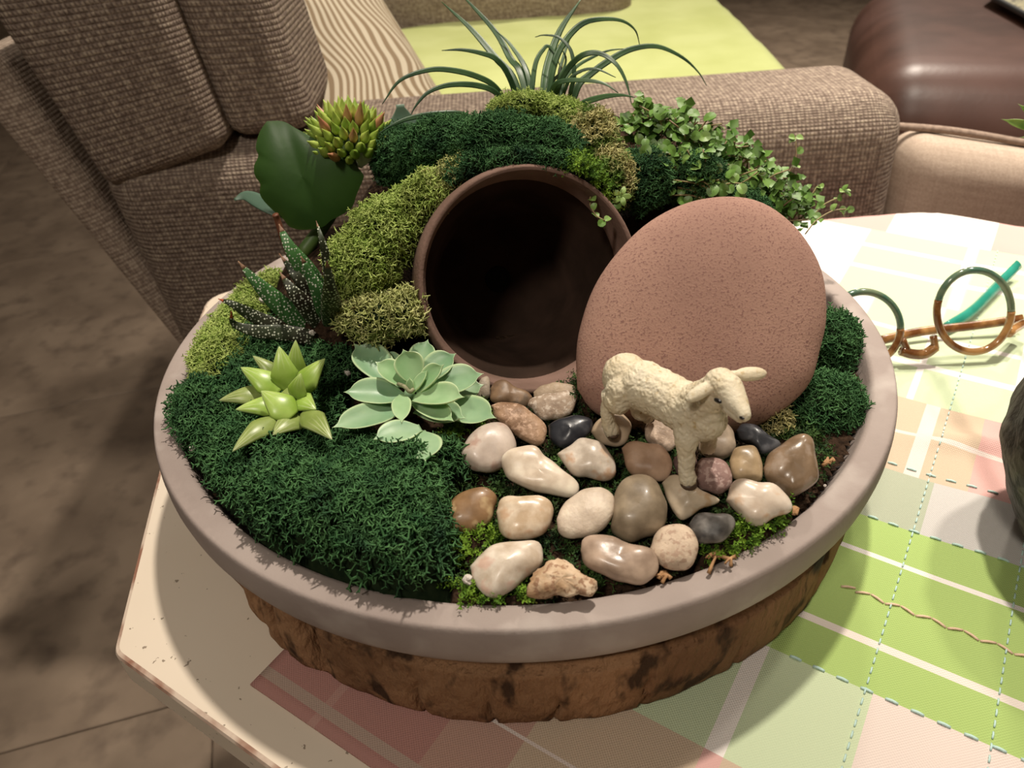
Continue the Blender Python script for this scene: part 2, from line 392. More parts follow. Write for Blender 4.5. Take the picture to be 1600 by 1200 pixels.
# ---------------------------------------------------------------- floor
TZ = -.065; FZ = -.56
def rect_prism(cx, cy, ux, uy, hx, hy, z0, z1, bev=.002):
    u = np.array([ux, uy]); v = np.array([-uy, ux]); V = []
    for hxx, hyy, z in ((hx, hy, z0), (hx, hy, z1 - bev), (hx - bev, hy - bev, z1)):
        for a, b in ((-1, -1), (1, -1), (1, 1), (-1, 1)):
            p = np.array([cx, cy]) + u * a * hxx + v * b * hyy; V.append((p[0], p[1], z))
    Fq = [(3, 2, 1, 0), (8, 9, 10, 11)]
    for l in (0, 4):
        for k in range(4): Fq.append((l + k, l + (k + 1) % 4, l + 4 + (k + 1) % 4, l + 4 + k))
    return np.array(V), Fq
M_GROUT = mat('floor_grout', (.14, .10, .075), (.18, .135, .10), 60, .9)
M_TILE = mat('floor_tile', (.17, .125, .09), (.27, .205, .15), 7, .55, spec=.35, bump=.1, bscale=60, c3=(.13, .095, .07), c3scale=22, c3lo=.5, c3hi=.75, detail=8)
v = np.array([(-4, -2, FZ - .012), (4, -2, FZ - .012), (4, 6, FZ - .012), (-4, 6, FZ - .012), (-4, -2, FZ - .004), (4, -2, FZ - .004), (4, 6, FZ - .004), (-4, 6, FZ - .004)])
floor = mk('floor', v, [(3, 2, 1, 0), (4, 5, 6, 7), (0, 1, 5, 4), (1, 2, 6, 5), (2, 3, 7, 6), (3, 0, 4, 7)], M_GROUT, smooth=False, origin=(0, 0, FZ)); props(floor, kind='structure')
ta = math.radians(14); tu = np.array([math.cos(ta), math.sin(ta)]); tv = np.array([-tu[1], tu[0]]); TS = .62
tile_mesh = None
for i in range(-5, 6):
    for j in range(-3, 8):
        p = np.array([-.72, .42]) + tu * i * TS + tv * j * TS
        if not (-3.2 < p[0] < 3.0 and -1.0 < p[1] < 4.6): continue
        if tile_mesh is None:
            v, f = rect_prism(0, 0, tu[0], tu[1], TS / 2 - .0007, TS / 2 - .0007, -.006, 0, .001)
            t = mk('floor_tile', v + np.array([p[0], p[1], FZ]), f, M_TILE, floor, smooth=False)
            me = t.data; me.transform(Matrix.Translation((-p[0], -p[1], 0))); tile_mesh = me; t.location = (p[0], p[1], 0)
        else:
            t = bpy.data.objects.new('floor_tile', tile_mesh); COL.objects.link(t); t.parent = floor; t.location = (p[0], p[1], 0)

M_WALL = mat('beige_wall_paint', (.50, .43, .35), (.54, .47, .39), 5, .9); M_BASEB = mat('white_baseboard', (.62, .57, .50), rough=.5)
for nm, (x0, x1, y0, y1) in (('wall_back', (-3.0, 3.2, 4.50, 4.62)), ('wall_left', (-3.12, -3.0, -1.6, 4.62)), ('wall_right', (3.2, 3.32, -1.6, 4.62)), ('wall_front', (-3.12, 3.32, -1.72, -1.6))):
    v, f, _ = cushion(box8(x0, x1, y0, y1, FZ - .01, 1.9), .004, n=2); props(mk(nm, v, f, M_WALL), kind='structure')
    bx = {'wall_back': (x0, x1, y0 - .015, y0), 'wall_left': (x1, x1 + .015, y0 + .1, y1 - .13), 'wall_right': (x0 - .015, x0, y0 + .1, y1 - .13), 'wall_front': (x0 + .13, x1 - .13, y1, y1 + .015)}[nm]
    v, f, _ = cushion(box8(*bx, FZ, FZ + .10), .003, n=2); props(mk(nm.replace('wall', 'baseboard'), v, f, M_BASEB), kind='structure')

# ---------------------------------------------------------------- table
tbl = thing('side_table', 'cream painted side table with clipped corners and worn reddish edge', 'table', (.1, 0, FZ))
def arc_poly():
    A = [W(175, 1020, TZ)[:2], W(302, 516, TZ)[:2], W(324, 463, TZ)[:2]]
    # near corner (slightly rounded), far left corner rounded, then round behind
    P0 = np.array([A[0], A[1], A[2], (-.12, .205), (.30, .213), (.40, .135), (.46, -.12), (.40, -.33), (.30, -.42)])
    pts = []
    for i, p in enumerate(P0):
        a = P0[i - 1]; b = P0[(i + 1) % len(P0)]; r = .004 if i == 0 else .012 if i == 2 else .02
        u1 = nrm(a - p); u2 = nrm(b - p); ra = min(r, .45 * np.linalg.norm(a - p), .45 * np.linalg.norm(b - p))
        s, e = p + u1 * ra, p + u2 * ra
        for t in np.linspace(0, 1, 5): pts.append((1 - t) ** 2 * s + 2 * t * (1 - t) * p + t * t * e)
    return np.array(pts)
tp = arc_poly()[::-1]; tc_ = tp.mean(0); n = len(tp)
if sum(tp[i][0] * tp[(i + 1) % n][1] - tp[(i + 1) % n][0] * tp[i][1] for i in range(n)) < 0: tp = tp[::-1]
def off(d):
    out = []
    for i in range(n):
        t = nrm(tp[(i + 1) % n] - tp[i - 1]); out.append(tp[i] + np.array([-t[1], t[0]]) * d)
    return np.array(out)
levels = [(.002, TZ), (.0006, TZ - .0006), (0, TZ - .0018), (0, TZ - .015), (.002, TZ - .018), (.03, TZ - .018)]
V = []; Fq = []; mi = []
for d, z in levels: V += [(q[0], q[1], z) for q in off(d)]
for l in range(len(levels) - 1):
    for i in range(n): Fq.append((l * n + (i + 1) % n, l * n + i, (l + 1) * n + i, (l + 1) * n + (i + 1) % n)); mi.append(1 if l in (0, 1) else 0)
Fq.append(tuple(range(n))); mi.append(0); Fq.append(tuple((len(levels) - 1) * n + i for i in range(n))[::-1]); mi.append(0)
top = mk('tabletop', V, Fq, M_CREAM, tbl, smooth=False, mats=[M_CREAM, M_WORN], midx=mi)
V = []; Fq = []
for d, z in ((.035, TZ - .018), (.035, TZ - .075), (.05, TZ - .075), (.05, TZ - .018)): V += [(q[0], q[1], z) for q in off(d)]
for l in range(3):
    for i in range(n): Fq.append((l * n + (i + 1) % n, l * n + i, (l + 1) * n + i, (l + 1) * n + (i + 1) % n))
mk('apron', V, Fq, M_CREAM, tbl, smooth=False)
for lx, ly in ((-.09, .1), (-.05, -.09), (.30, .1), (.32, -.28)):
    v, f = lathe([(.0, FZ), (.013, FZ), (.016, FZ + .2), (.019, TZ - .09), (.019, TZ - .0185), (0, TZ - .0185)], 20, (lx, ly, 0)); mk('leg', v, f, M_CREAM, tbl)

# ---------------------------------------------------------------- plaid cloth
a35 = math.radians(-35); CU = np.array([math.cos(a35), math.sin(a35)]); CV = np.array([-CU[1], CU[0]])
def cloth_mat():
    m = bpy.data.materials.new('plaid_cloth'); m.use_nodes = True; nt = m.node_tree; N = nt.nodes; Lk = nt.links
    b = N['Principled BSDF']; b.inputs['Roughness'].default_value = .9; b.inputs['Specular IOR Level'].default_value = .2
    uv = N.new('ShaderNodeUVMap').outputs[0]; sp = N.new('ShaderNodeSeparateXYZ'); Lk.new(uv, sp.inputs[0]); u, v = sp.outputs[0], sp.outputs[1]
    def ramp(src, lo, hi, stops):
        mr = N.new('ShaderNodeMapRange'); mr.inputs[1].default_value = lo; mr.inputs[2].default_value = hi; Lk.new(src, mr.inputs[0])
        cr = N.new('ShaderNodeValToRGB'); cr.color_ramp.interpolation = 'CONSTANT'; e = cr.color_ramp.elements
        for k, (p, c) in enumerate(stops):
            x = (p - lo) / (hi - lo)
            el = e[k] if k < 2 else e.new(x)
            el.position = max(0, x); el.color = (*c, 1)
        Lk.new(mr.outputs[0], cr.inputs[0]); return cr.outputs[0]
    G = (.36, .49, .16); PG = (.52, .60, .40); PK = (.62, .37, .34); BG = (.54, .42, .31); WH = (.76, .71, .67); GY = (.38, .41, .31); LG = (.50, .48, .46); RO = (.44, .23, .20); PW = (.68, .58, .53)
    lo, hi = -.05, .75
    rows = [  # v start, colours along u
        (-.20, [(-.05, RO), (.012, (.48, .28, .24)), (.015, RO), (.052, (.48, .30, .24)), (.078, BG), (.128, PK), (.133, BG), (.166, WH), (.24, PK), (.30, PG), (.36, WH)]),
        (-.098, [(-.05, RO), (.030, (.50, .24, .20)), (.050, PG), (.098, PK), (.101, PG), (.128, WH), (.133, PG), (.166, PW), (.235, PG), (.30, WH)]),
        (-.052, [(-.05, G), (.128, (.44, .57, .26)), (.133, G), (.40, PG), (.5, G)]),
        (.0285, [(-.05, PG), (.12, LG), (.130, GY), (.166, LG), (.235, GY), (.28, LG)]),
        (.062, [(-.05, PK), (.06, BG), (.155, PW), (.160, BG), (.180, PK), (.24, BG), (.29, PK)]),
        (.118, [(-.05, WH), (.04, PG), (.10, WH), (.112, PG), (.145, WH), (.149, PG), (.19, WH), (.194, PG), (.24, WH), (.3, PG)]),
        (.215, [(-.05, WH), (.09, PG), (.15, WH), (.155, PG), (.20, WH), (.26, PG)]),
        (.30, [(-.05, PK), (.10, WH), (.16, PK)])]
    out = None
    for v0, st in rows:
        c = ramp(u, lo, hi, st)
        if out is None: out = c; continue
        g = math_node(nt, 'GREATER_THAN', v, v0); mx = N.new('ShaderNodeMix'); mx.data_type = 'RGBA'
        Lk.new(g, mx.inputs[0]); Lk.new(out, mx.inputs[6]); Lk.new(c, mx.inputs[7]); out = mx.outputs[2]
    for v0, wd, c in ((.0085, .0024, WH), (-.0325, .0032, (.74, .66, .60)), (-.125, .0012, PW), (-.1515, .004, (.46, .34, .28)), (.09, .0025, PW), (.150, .005, WH), (.180, .004, WH), (.245, .005, WH), (.276, .005, WH)):
        g = math_node(nt, 'LESS_THAN', math_node(nt, 'ABSOLUTE', math_node(nt, 'SUBTRACT', v, v0)), wd / 2)
        mx = N.new('ShaderNodeMix'); mx.data_type = 'RGBA'; Lk.new(g, mx.inputs[0]); Lk.new(out, mx.inputs[6]); mx.inputs[7].default_value = (*c, 1); out = mx.outputs[2]
    Lk.new(out, b.inputs['Base Color'])
    pp = .0011
    h = math_node(nt, 'MULTIPLY', math_node(nt, 'SINE', math_node(nt, 'MULTIPLY', u, 2 * PI / pp)), math_node(nt, 'SINE', math_node(nt, 'MULTIPLY', v, 2 * PI / pp)))
    bp = N.new('ShaderNodeBump'); bp.inputs['Strength'].default_value = .35; bp.inputs['Distance'].default_value = .0004; Lk.new(h, bp.inputs['Height']); Lk.new(bp.outputs[0], b.inputs['Normal'])
    return m
M_CLOTH = cloth_mat()
tpoly = [tuple(p) for p in tp]
def cloth_z(x, y, ins=None, d=None):
    """height of the cloth's upper face over the table, with folds, and its fall past the edge"""
    if ins is None: P_ = np.array([[x], [y]]); ins = inside(tpoly, P_[0], P_[1])[0]; d = 0
    r = math.hypot(x, y)
    k = min(1, max(0, (r - .165) / .03))
    u = x * CU[0] + y * CU[1]; v = x * CV[0] + y * CV[1]
    z = .0012 + k * (.0022 * max(0, noise.noise(Vector((u * 11, v * 5, 0)))) + .0035 * max(0, noise.noise(Vector((u * 7 + 3, v * 17, 2))) - .12))
    z += k * .004 * math.exp(-((v - .088 + .02 * math.sin(u * 20)) / .006) ** 2) * min(1, max(0, (u - .12) / .05))
    z += k * .003 * math.exp(-((u - .195) / .007) ** 2) * min(1, max(0, (-.055 - v) / .03))
    if not ins: z = -min(d * 1.2, .03) - max(0, d - .02) * 2.2
    return TZ + z
st = .004; us = np.arange(-.0155, .62, st); vs = np.arange(-.158, .50, st)
nu, nv = len(us), len(vs); UU, VV = np.meshgrid(us, vs, indexing='ij'); UU, VV = UU.ravel(), VV.ravel()
PXY = CU[None] * UU[:, None] + CV[None] * VV[:, None]
hem = (UU < .02) & (VV < -.10)
INS = inside(tpoly, PXY[:, 0], PXY[:, 1]); best = np.full(len(PXY), 1e9); NEAR = PXY.copy()
for i in range(len(tpoly)):
    a = np.array(tpoly[i]); b = np.array(tpoly[(i + 1) % len(tpoly)]); ab = b - a
    t = np.clip((PXY - a) @ ab / (ab @ ab), 0, 1); q = a + t[:, None] * ab; dd = np.linalg.norm(PXY - q, axis=1); m_ = dd < best; best[m_] = dd[m_]; NEAR[m_] = q[m_]
V = np.zeros((len(PXY), 3)); ok = (INS | (best < .13)).reshape(nu, nv); UVc = np.stack([UU, VV], 1)
for k in range(len(PXY)):
    p = PXY[k]; d = best[k]
    if INS[k]: V[k] = (p[0], p[1], cloth_z(p[0], p[1], True, d))
    elif d <= .006: V[k] = (p[0], p[1], TZ + .0012 - d * .3)
    elif d < .13:
        q0 = NEAR[k]; o = (p - q0) / d; dd = min(d, .14)
        q = q0 + o * (.006 + .004 * math.sin(40 * (q0[0] + q0[1])) * min(1, d / .03) + .03 * (1 - math.exp(-dd * 4))); V[k] = (q[0], q[1], TZ - .0006 - (dd - .006) * .97)
Fq = [(i * nv + j, (i + 1) * nv + j, (i + 1) * nv + j + 1, i * nv + j + 1) for i in range(nu - 1) for j in range(nv - 1) if ok[i, j] and ok[i + 1, j] and ok[i, j + 1] and ok[i + 1, j + 1]]
used = sorted({k for f in Fq for k in f}); rm = {k: i for i, k in enumerate(used)}
cl = mk('tablecloth', np.array(V)[used], [tuple(rm[k] for k in f) for f in Fq], M_CLOTH, uv=np.array(UVc)[used], origin=(.1, 0, TZ))
props(cl, 'green, pink and white plaid tablecloth spread over the cream side table', 'tablecloth')
sm = cl.modifiers.new('thickness', 'SOLIDIFY'); sm.thickness = .0009; sm.offset = -1
M_STI = mat('cyan_thread', (.48, .66, .62), rough=.8); M_STO = mat('peach_thread', (.70, .50, .36), rough=.8)
def stitches(fix, along, lo, hi, step, ln, r, m, name):
    parts = []; s = lo
    while s < hi:
        c = []
        for t in (0, .5, 1):
            q = s + ln * t; u, v_ = (q, fix) if along == 'u' else (fix, q)
            if m is M_STO: v_ += .0009 * (1 if int((s - lo) / step) % 2 else -1) * (.5 - t) * 2
            p = CU * u + CV * v_; c.append((p[0], p[1], cloth_z(p[0], p[1]) + .0001 + .0004 * (1 - abs(t - .5) * 2)))
        d = math.hypot(c[1][0], c[1][1])
        if inside(tpoly, np.array([c[1][0]]), np.array([c[1][1]]))[0] and d > .147: parts.append(tube(c, r, 5, 2))
        s += step
    if parts:
        v, f = join(parts); props(mk(name, v, f, m, cl), 'row of dashed thread stitches', kind='stuff')
for u in (.1663, .2035): stitches(u, 'v', -.155, .30, .0044, .0026, .00035, M_STI, 'stitching')
for v_ in (-.052, .0287, .066): stitches(v_, 'u', .04, .33, .0078, .0038, .00055, M_STI, 'stitching')
stitches(-.0122, 'u', .05, .33, .0052, .0047, .0005, M_STO, 'stitching')

# ---------------------------------------------------------------- log slice stand
def log_mat():
    m = mat('cork_brown_wood', (.17, .088, .045), (.34, .19, .10), 26, .9, bump=1, bscale=330, spec=.15, c3=(.06, .032, .018), c3scale=130, c3lo=.55, c3hi=.66, stretch=(1, 1, .4), bdist=.003)
    nt = m.node_tree; N = nt.nodes; Lk = nt.links; b = N['Principled BSDF']; src = b.inputs['Base Color'].links[0].from_socket
    tc = N.new('ShaderNodeTexCoord'); nz = N.new('ShaderNodeTexNoise'); nz.inputs['Scale'].default_value = 26; Lk.new(tc.outputs['Object'], nz.inputs['Vector'])
    sp = N.new('ShaderNodeSeparateXYZ'); Lk.new(tc.outputs['Object'], sp.inputs[0])
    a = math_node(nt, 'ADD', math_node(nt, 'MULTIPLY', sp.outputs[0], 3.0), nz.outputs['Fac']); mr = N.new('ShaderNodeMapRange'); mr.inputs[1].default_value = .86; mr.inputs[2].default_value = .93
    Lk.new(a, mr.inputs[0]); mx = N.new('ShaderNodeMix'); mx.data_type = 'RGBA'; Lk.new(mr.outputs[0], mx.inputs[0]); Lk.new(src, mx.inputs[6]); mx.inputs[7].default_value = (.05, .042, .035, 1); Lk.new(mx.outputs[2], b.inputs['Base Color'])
    return m
M_LOG = log_mat()
cracks = [(-2.52, .10, .010), (-2.37, .05, .012), (-2.14, .035, .014), (-2.27, .02, .007), (-1.86, .012, .003), (-1.70, .01, .0035), (-1.55, .012, .003), (-1.35, .008, .003), (-1.1, .012, .002), (-.8, .02, .004), (.4, .03, .006), (1.5, .03, .008), (2.6, .05, .01), (-.3, .03, .004)]
NA = 720; zs = np.linspace(0, 1, 22); V = []
LT = -.0270
for t in zs:
    z = TZ + .0013 + t * (LT - TZ - .0013)
    for k in range(NA):
        a = 2 * PI * k / NA - PI
        r = .1452 - .0030 * (1 - t) ** 3 + .0022 * noise.noise(Vector((math.cos(a) * 3, math.sin(a) * 3, t * .5))) + .0007 * noise.noise(Vector((math.cos(a) * 22, math.sin(a) * 22, t * 4)))
        r -= .003 * t * (1 if a < -2.1 else 0)
        for ca, wdt, dp in cracks:
            da = (a - ca - .02 * noise.noise(Vector((t * 4, ca * 9, 0)))) / wdt
            fade = min(1, max(0, 1.25 - abs(t - (.2 if wdt < .015 else .6)) * 2.0))
            r -= dp * math.exp(-abs(da) ** 1.6 * 3) * fade
        if t > .95: r -= .002
        if t < .03: r -= .0012
        V.append((r * math.cos(a), r * math.sin(a), z))
nz_ = len(zs); Fq = [(i * NA + k, i * NA + (k + 1) % NA, (i + 1) * NA + (k + 1) % NA, (i + 1) * NA + k) for i in range(nz_ - 1) for k in range(NA)]
Fq.append(tuple(range(NA))[::-1]); Fq.append(tuple((nz_ - 1) * NA + k for k in range(NA)))
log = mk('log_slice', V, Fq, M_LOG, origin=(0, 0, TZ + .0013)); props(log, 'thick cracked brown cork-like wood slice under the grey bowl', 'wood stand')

# ---------------------------------------------------------------- bowl
prof = [(0, -.0265), (.134, -.0265), (.140, -.0242), (.1445, -.0225), (.1470, -.0212), (.1485, -.0196), (.1495, -.0170), (.1502, -.0125), (.1502, -.0080), (.1499, -.0052), (.1495, -.0038), (.1490, -.0032), (.1484, -.0030), (.1470, -.0030), (.1450, -.0029), (.1420, -.0029), (.1408, -.0034), (.1400, -.0046), (.1392, -.0070), (.1365, -.014), (.130, -.0195), (.0, -.0205)]
v, f = lathe([(max(0, a), b) for a, b in prof], 200)
bowl_root = thing('planter_bowl', 'wide shallow grey clay planter bowl holding the miniature garden', 'bowl', (0, 0, -.0265))
mk('bowl_body', v, f, M_CLAY, bowl_root)

# soil
xs = np.linspace(-.1392, .1392, 120); V = []; idx = {}; Fq = []
OPC = P(831, 440, .290)
for i, x in enumerate(xs):
    for j, y in enumerate(xs):
        r = math.hypot(x, y)
        if r < .1388:
            z = -.0085 + .0022 * fnoise(x, y, 0, 160) + .0010 * fnoise(x, y, 3, 500)
            if abs(x) < .06 and -.05 < y < .06: z -= .0105 * min(1, max(0, (.047 - math.hypot(x + .004, y - .004)) / .008))
            idx[i, j] = len(V); V.append((x, y, z))
for (i, j), a in list(idx.items()):
    if (i + 1, j) in idx and (i, j + 1) in idx and (i + 1, j + 1) in idx: Fq.append((a, idx[i + 1, j], idx[i + 1, j + 1], idx[i, j + 1]))
soil = mk('potting_soil', V, Fq, M_SOIL, origin=(0, 0, -.0085)); props(soil, 'dark brown potting soil between the pebbles and moss in the bowl', 'soil', kind='stuff')

# ---------------------------------------------------------------- little clay pot lying on its side
az = math.radians(-14); el = math.radians(28)
NP = nrm([-math.sin(-az) * math.cos(el) * -1 * -1, -math.cos(az) * math.cos(el), math.sin(el)])
NP = nrm([.20, -.87, .45])
RO = .0428
v, f = lathe([(RO - .0018, 0), (RO - .0008, .0006), (RO, 0), (RO + .001, -.004), (RO + .001, -.016), (RO - .002, -.018), (.030, -.070), (.0, -.0705)], 96, OPC, NP)
pot = thing('clay_pot', 'small terracotta pot lying on its side forming the dark cave under the moss', 'pot', OPC - np.array([0, 0, RO]))
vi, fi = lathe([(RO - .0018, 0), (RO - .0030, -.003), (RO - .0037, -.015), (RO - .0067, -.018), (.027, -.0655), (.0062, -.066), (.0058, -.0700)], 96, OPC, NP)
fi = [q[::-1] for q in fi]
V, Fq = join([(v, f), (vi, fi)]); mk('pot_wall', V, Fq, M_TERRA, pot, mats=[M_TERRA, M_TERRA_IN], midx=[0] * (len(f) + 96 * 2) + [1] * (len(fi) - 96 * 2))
M_HOLE = mat('near_black_disc', (.004, .003, .002), rough=1)  # near-black disc filling the drain hole
c = OPC - NP * .0660; v, f = lathe([(0, 0), (.0059, 0), (.0059, -.001), (0, -.001)], 24, c, NP); mk('drain_hole', v, f, M_HOLE, pot)

# ---------------------------------------------------------------- big flat stone
sn = nrm([-.10, -.80, .52]); sp0 = P(1095, 480, .268)
outl = [(899, 610), (897, 560), (903, 515), (925, 450), (960, 395), (1010, 345), (1070, 315), (1135, 305), (1190, 315), (1240, 350), (1275, 395), (1291, 440), (1293, 500), (1283, 545), (1268, 595), (1235, 632), (1180, 668), (1100, 690), (1010, 680), (930, 650)]
oc = np.array([PL(x, y, sp0, sn) for x, y in outl]); cen = oc.mean(0)
v, f = pebble_solid(cen + (oc - cen) * .985, sn, .0115, rings=14, seg=96, lump=.012, seed=3, pw=3.2)
o = mk('stone', v, f, M_STONE); props(o, 'large flat rounded reddish-brown stone leaning against the cave opening', 'stone')

# ---------------------------------------------------------------- pebbles
def z5(l): return [(650 + x * .3125, 560 + y * .3125) for x, y in l]
def z6(l): return [(850 + x * .3442, 480 + y * .3442) for x, y in l]
PEB = [
 ('cream_white pebble', z5([(225,480),(270,390),(350,335),(430,325),(490,370),(515,430),(490,500),(420,545),(360,575),(290,570),(240,530)]), (.62,.50,.42), (.76,.65,.56), .25, 'pinkish white veined pebble touching the big green rosette succulent', (.42,.22,.16), 1.0),
 ('', z5([(365,230),(430,218),(510,225),(590,270),(640,330),(660,390),(645,435),(590,440),(520,400),(480,370),(430,330),(380,290)]), (.33,.19,.11), (.47,.30,.19), .42, 'tan speckled oval pebble behind the pinkish white veined one', (.60,.40,.28), .95),
 ('', z5([(372,150),(400,112),(450,108),(510,140),(570,175),(580,215),(530,245),(450,235),(375,215)]), (.20,.12,.07), (.30,.19,.11), .35, 'dark brown pebble half shaded just inside the cave mouth', (.02,.02,.02), .8),
 ('', z5([(585,170),(620,140),(680,122),(760,125),(800,150),(790,195),(680,205),(600,200)]), (.42,.31,.21), (.52,.40,.28), .4, 'pale beige pebble tucked against the floor of the cave mouth', None, .8),
 ('', z5([(555,235),(580,200),(640,180),(720,165),(790,160),(815,190),(800,240),(770,285),(700,310),(640,310),(600,280)]), (.40,.29,.21), (.52,.40,.30), .42, 'beige angular pebble behind the glossy black pebble by the cave', (.66,.56,.46), .9),
 ('', z5([(660,335),(720,300),(800,285),(870,300),(885,330),(870,380),(820,420),(750,450),(700,440),(665,390)]), (.017,.018,.024), (.035,.037,.045), .22, 'glossy blue-black pebble left of the lamb\'s rear hoof', (.10,.10,.11), .8),
 ('', z5([(425,540),(430,490),(480,450),(560,430),(610,440),(650,490),(720,550),(790,600),(818,640),(810,685),(770,700),(700,690),(620,660),(520,640),(450,600)]), (.72,.58,.44), (.80,.69,.56), .22, 'long cream pebble shaped like a teardrop, pointing down right', None, .9),
 ('', z5([(700,480),(760,440),(820,405),(890,405),(940,430),(980,490),(1003,550),(1000,590),(960,610),(880,605),(800,590),(740,540)]), (.60,.50,.40), (.76,.67,.57), .2, 'white pebble with rusty orange edge in front of the black pebble', (.52,.24,.08), .9),
 ('', z5([(875,370),(900,320),(960,275),(1010,265),(1060,300),(1080,350),(1060,410),(1010,440),(940,430),(900,400)]), (.48,.36,.24), (.58,.45,.32), .3, 'beige pebble beneath the lamb\'s left rear hoof', None, .8),
 ('', z5([(1140,350),(1170,300),(1220,280),(1280,310),(1310,370),(1300,440),(1260,465),(1200,440),(1150,410)]), (.50,.36,.26), (.66,.52,.41), .45, 'rough pale pink pebble under the lamb\'s belly', None, .9),
 ('', z5([(1027,450),(1070,422),(1150,420),(1220,430),(1260,480),(1278,540),(1260,600),(1210,620),(1150,600),(1080,580),(1040,520)]), (.44,.27,.17), (.58,.39,.27), .35, 'peach brown angular pebble left of the lamb\'s front leg', None, .85),
 ('', z5([(145,800),(160,730),(210,680),(280,645),(350,640),(400,670),(408,720),(380,790),(320,850),(240,870),(170,850)]), (.26,.145,.065), (.34,.20,.10), .28, 'smooth brown oval pebble beside the dark moss, leftmost of all', (.60,.45,.25), .9),
 ('', z5([(390,770),(410,710),(460,685),(530,690),(580,690),(620,690),(670,720),(692,770),(680,840),(640,890),(560,908),(480,900),(420,860)]), (.68,.50,.33), (.80,.67,.52), .18, 'lumpy shiny cream pebble right of the smooth brown oval one', (.58,.32,.16), 1.0),
 ('', z5([(703,810),(720,750),(780,690),(850,650),(920,648),(975,680),(993,730),(980,790),(930,860),(860,900),(780,900),(720,870)]), (.72,.58,.45), (.80,.68,.55), .4, 'plain egg-shaped cream white pebble left of the heart-like olive one', None, .85),
 ('', z5([(975,800),(985,720),(1020,640),(1070,595),(1150,590),(1210,620),(1240,680),(1265,740),(1260,820),(1220,870),(1150,900),(1070,922),(1000,890),(970,850)]), (.23,.175,.115), (.30,.235,.16), .3, 'large olive grey heart-like pebble in the middle of the pebbles', None, 1.0),
 ('', z5([(1225,620),(1270,585),(1320,585),(1400,630),(1470,680),(1512,710),(1470,740),(1420,760),(1340,813),(1290,780),(1260,730)]), (.58,.46,.32), (.72,.60,.45), .3, 'pale pointed pebble beneath the lamb\'s near front hoof', (.48,.27,.10), .7),
 ('', z5([(1390,560),(1420,500),(1480,485),(1540,510),(1580,570),(1580,630),(1540,680),(1480,680),(1410,640)]), (.26,.15,.13), (.38,.24,.21), .6, 'round mauve red grainy pebble right of the lamb\'s near front hoof', (.50,.36,.32), .9),
 ('', z5([(262,1040),(310,980),(400,925),(500,910),(600,910),(640,950),(630,1020),(560,1090),(470,1160),(370,1190),(310,1150),(280,1090)]), (.66,.53,.40), (.80,.71,.60), .25, 'large white wedge pebble near the front rim beside the dark moss', (.66,.38,.28), .95),
 ('', z5([(568,1130),(600,1070),(680,1015),(750,1005),(810,1040),(840,1080),(890,1110),(898,1160),(860,1185),(780,1170),(700,1180),(640,1200),(580,1185)]), (.52,.32,.17), (.72,.56,.40), .8, 'rough craggy orange-tan rock at the front rim', (.30,.16,.09), .85),
 ('', z5([(812,960),(830,900),(900,878),(980,890),(1080,930),(1180,960),(1213,1010),(1200,1080),(1130,1130),(1030,1115),(920,1080),(840,1020)]), (.40,.285,.21), (.50,.37,.28), .22, 'long taupe oval pebble near the front rim', None, .9),
 ('', z5([(1172,950),(1195,880),(1250,840),(1320,833),(1380,860),(1415,920),(1410,990),(1360,1050),(1290,1065),(1220,1040),(1180,1000)]), (.62,.47,.34), (.72,.57,.43), .6, 'round matte beige pebble at the front rim right of the taupe oval', (.42,.28,.2), .85),
 ('', z5([(1370,830),(1410,780),(1480,768),(1550,775),(1590,800),(1590,850),(1550,910),(1490,930),(1420,925),(1380,880)]), (.045,.04,.038), (.26,.24,.22), .35, 'dark grey pebble mottled with white near the right rim', None, .9),
 ('', z6([(815,880),(860,800),(920,783),(1010,795),(1080,830),(1118,890),(1110,930),(1040,960),(990,990),(940,985),(880,940)]), (.64,.50,.38), (.78,.68,.57), .2, 'white pebble with orange stains beside the right rim', (.56,.30,.12), .9),
 ('', z6([(990,740),(1020,680),(1090,610),(1170,580),(1220,600),(1240,660),(1250,760),(1220,810),(1130,870),(1080,850),(1010,800)]), (.22,.145,.085), (.31,.215,.14), .15, 'largest glossy brown pebble, rightmost against the rim', (.42,.34,.28), 1.0),
 ('', z6([(843,700),(860,645),(910,628),(960,635),(988,680),(990,770),(970,790),(900,788),(855,770)]), (.42,.30,.17), (.52,.385,.235), .25, 'small upright tan pebble left of the largest glossy brown one', None, .95),
 ('', z6([(870,560),(900,530),(960,540),(1040,590),(1070,620),(1040,655),(990,665),(940,625),(890,610)]), (.02,.021,.026), (.04,.042,.05), .25, 'black pebble below the lamb\'s muzzle and the leaning stone', (.15,.15,.16), .8),
 ('', z6([(700,600),(740,540),(800,520),(850,550),(872,600),(860,660),(820,690),(760,690),(700,660)]), (.40,.31,.23), (.50,.40,.30), .3, 'taupe pebble behind the lamb\'s far front leg', None, .9),
 ('', z6([(585,700),(600,670),(650,660),(690,680),(690,740),(650,770),(600,755)]), (.12,.07,.06), (.18,.11,.1), .6, 'small dark purple pebble hidden behind the lamb\'s near front leg', None, .8),
 ('', [(595,628),(602,621),(610,622),(614,630),(608,636),(598,636)], (.40,.40,.24), (.50,.50,.32), .4, 'tiny olive grey bead-like pebble beneath the big rosette leaves', None, .9),
 ('', [(752,590),(762,588),(766,600),(764,620),(752,625),(740,615)], (.42,.33,.24), (.50,.42,.33), .4, 'small tan pebble behind the big rosette succulent', None, .9),
]
pebble_top = {}
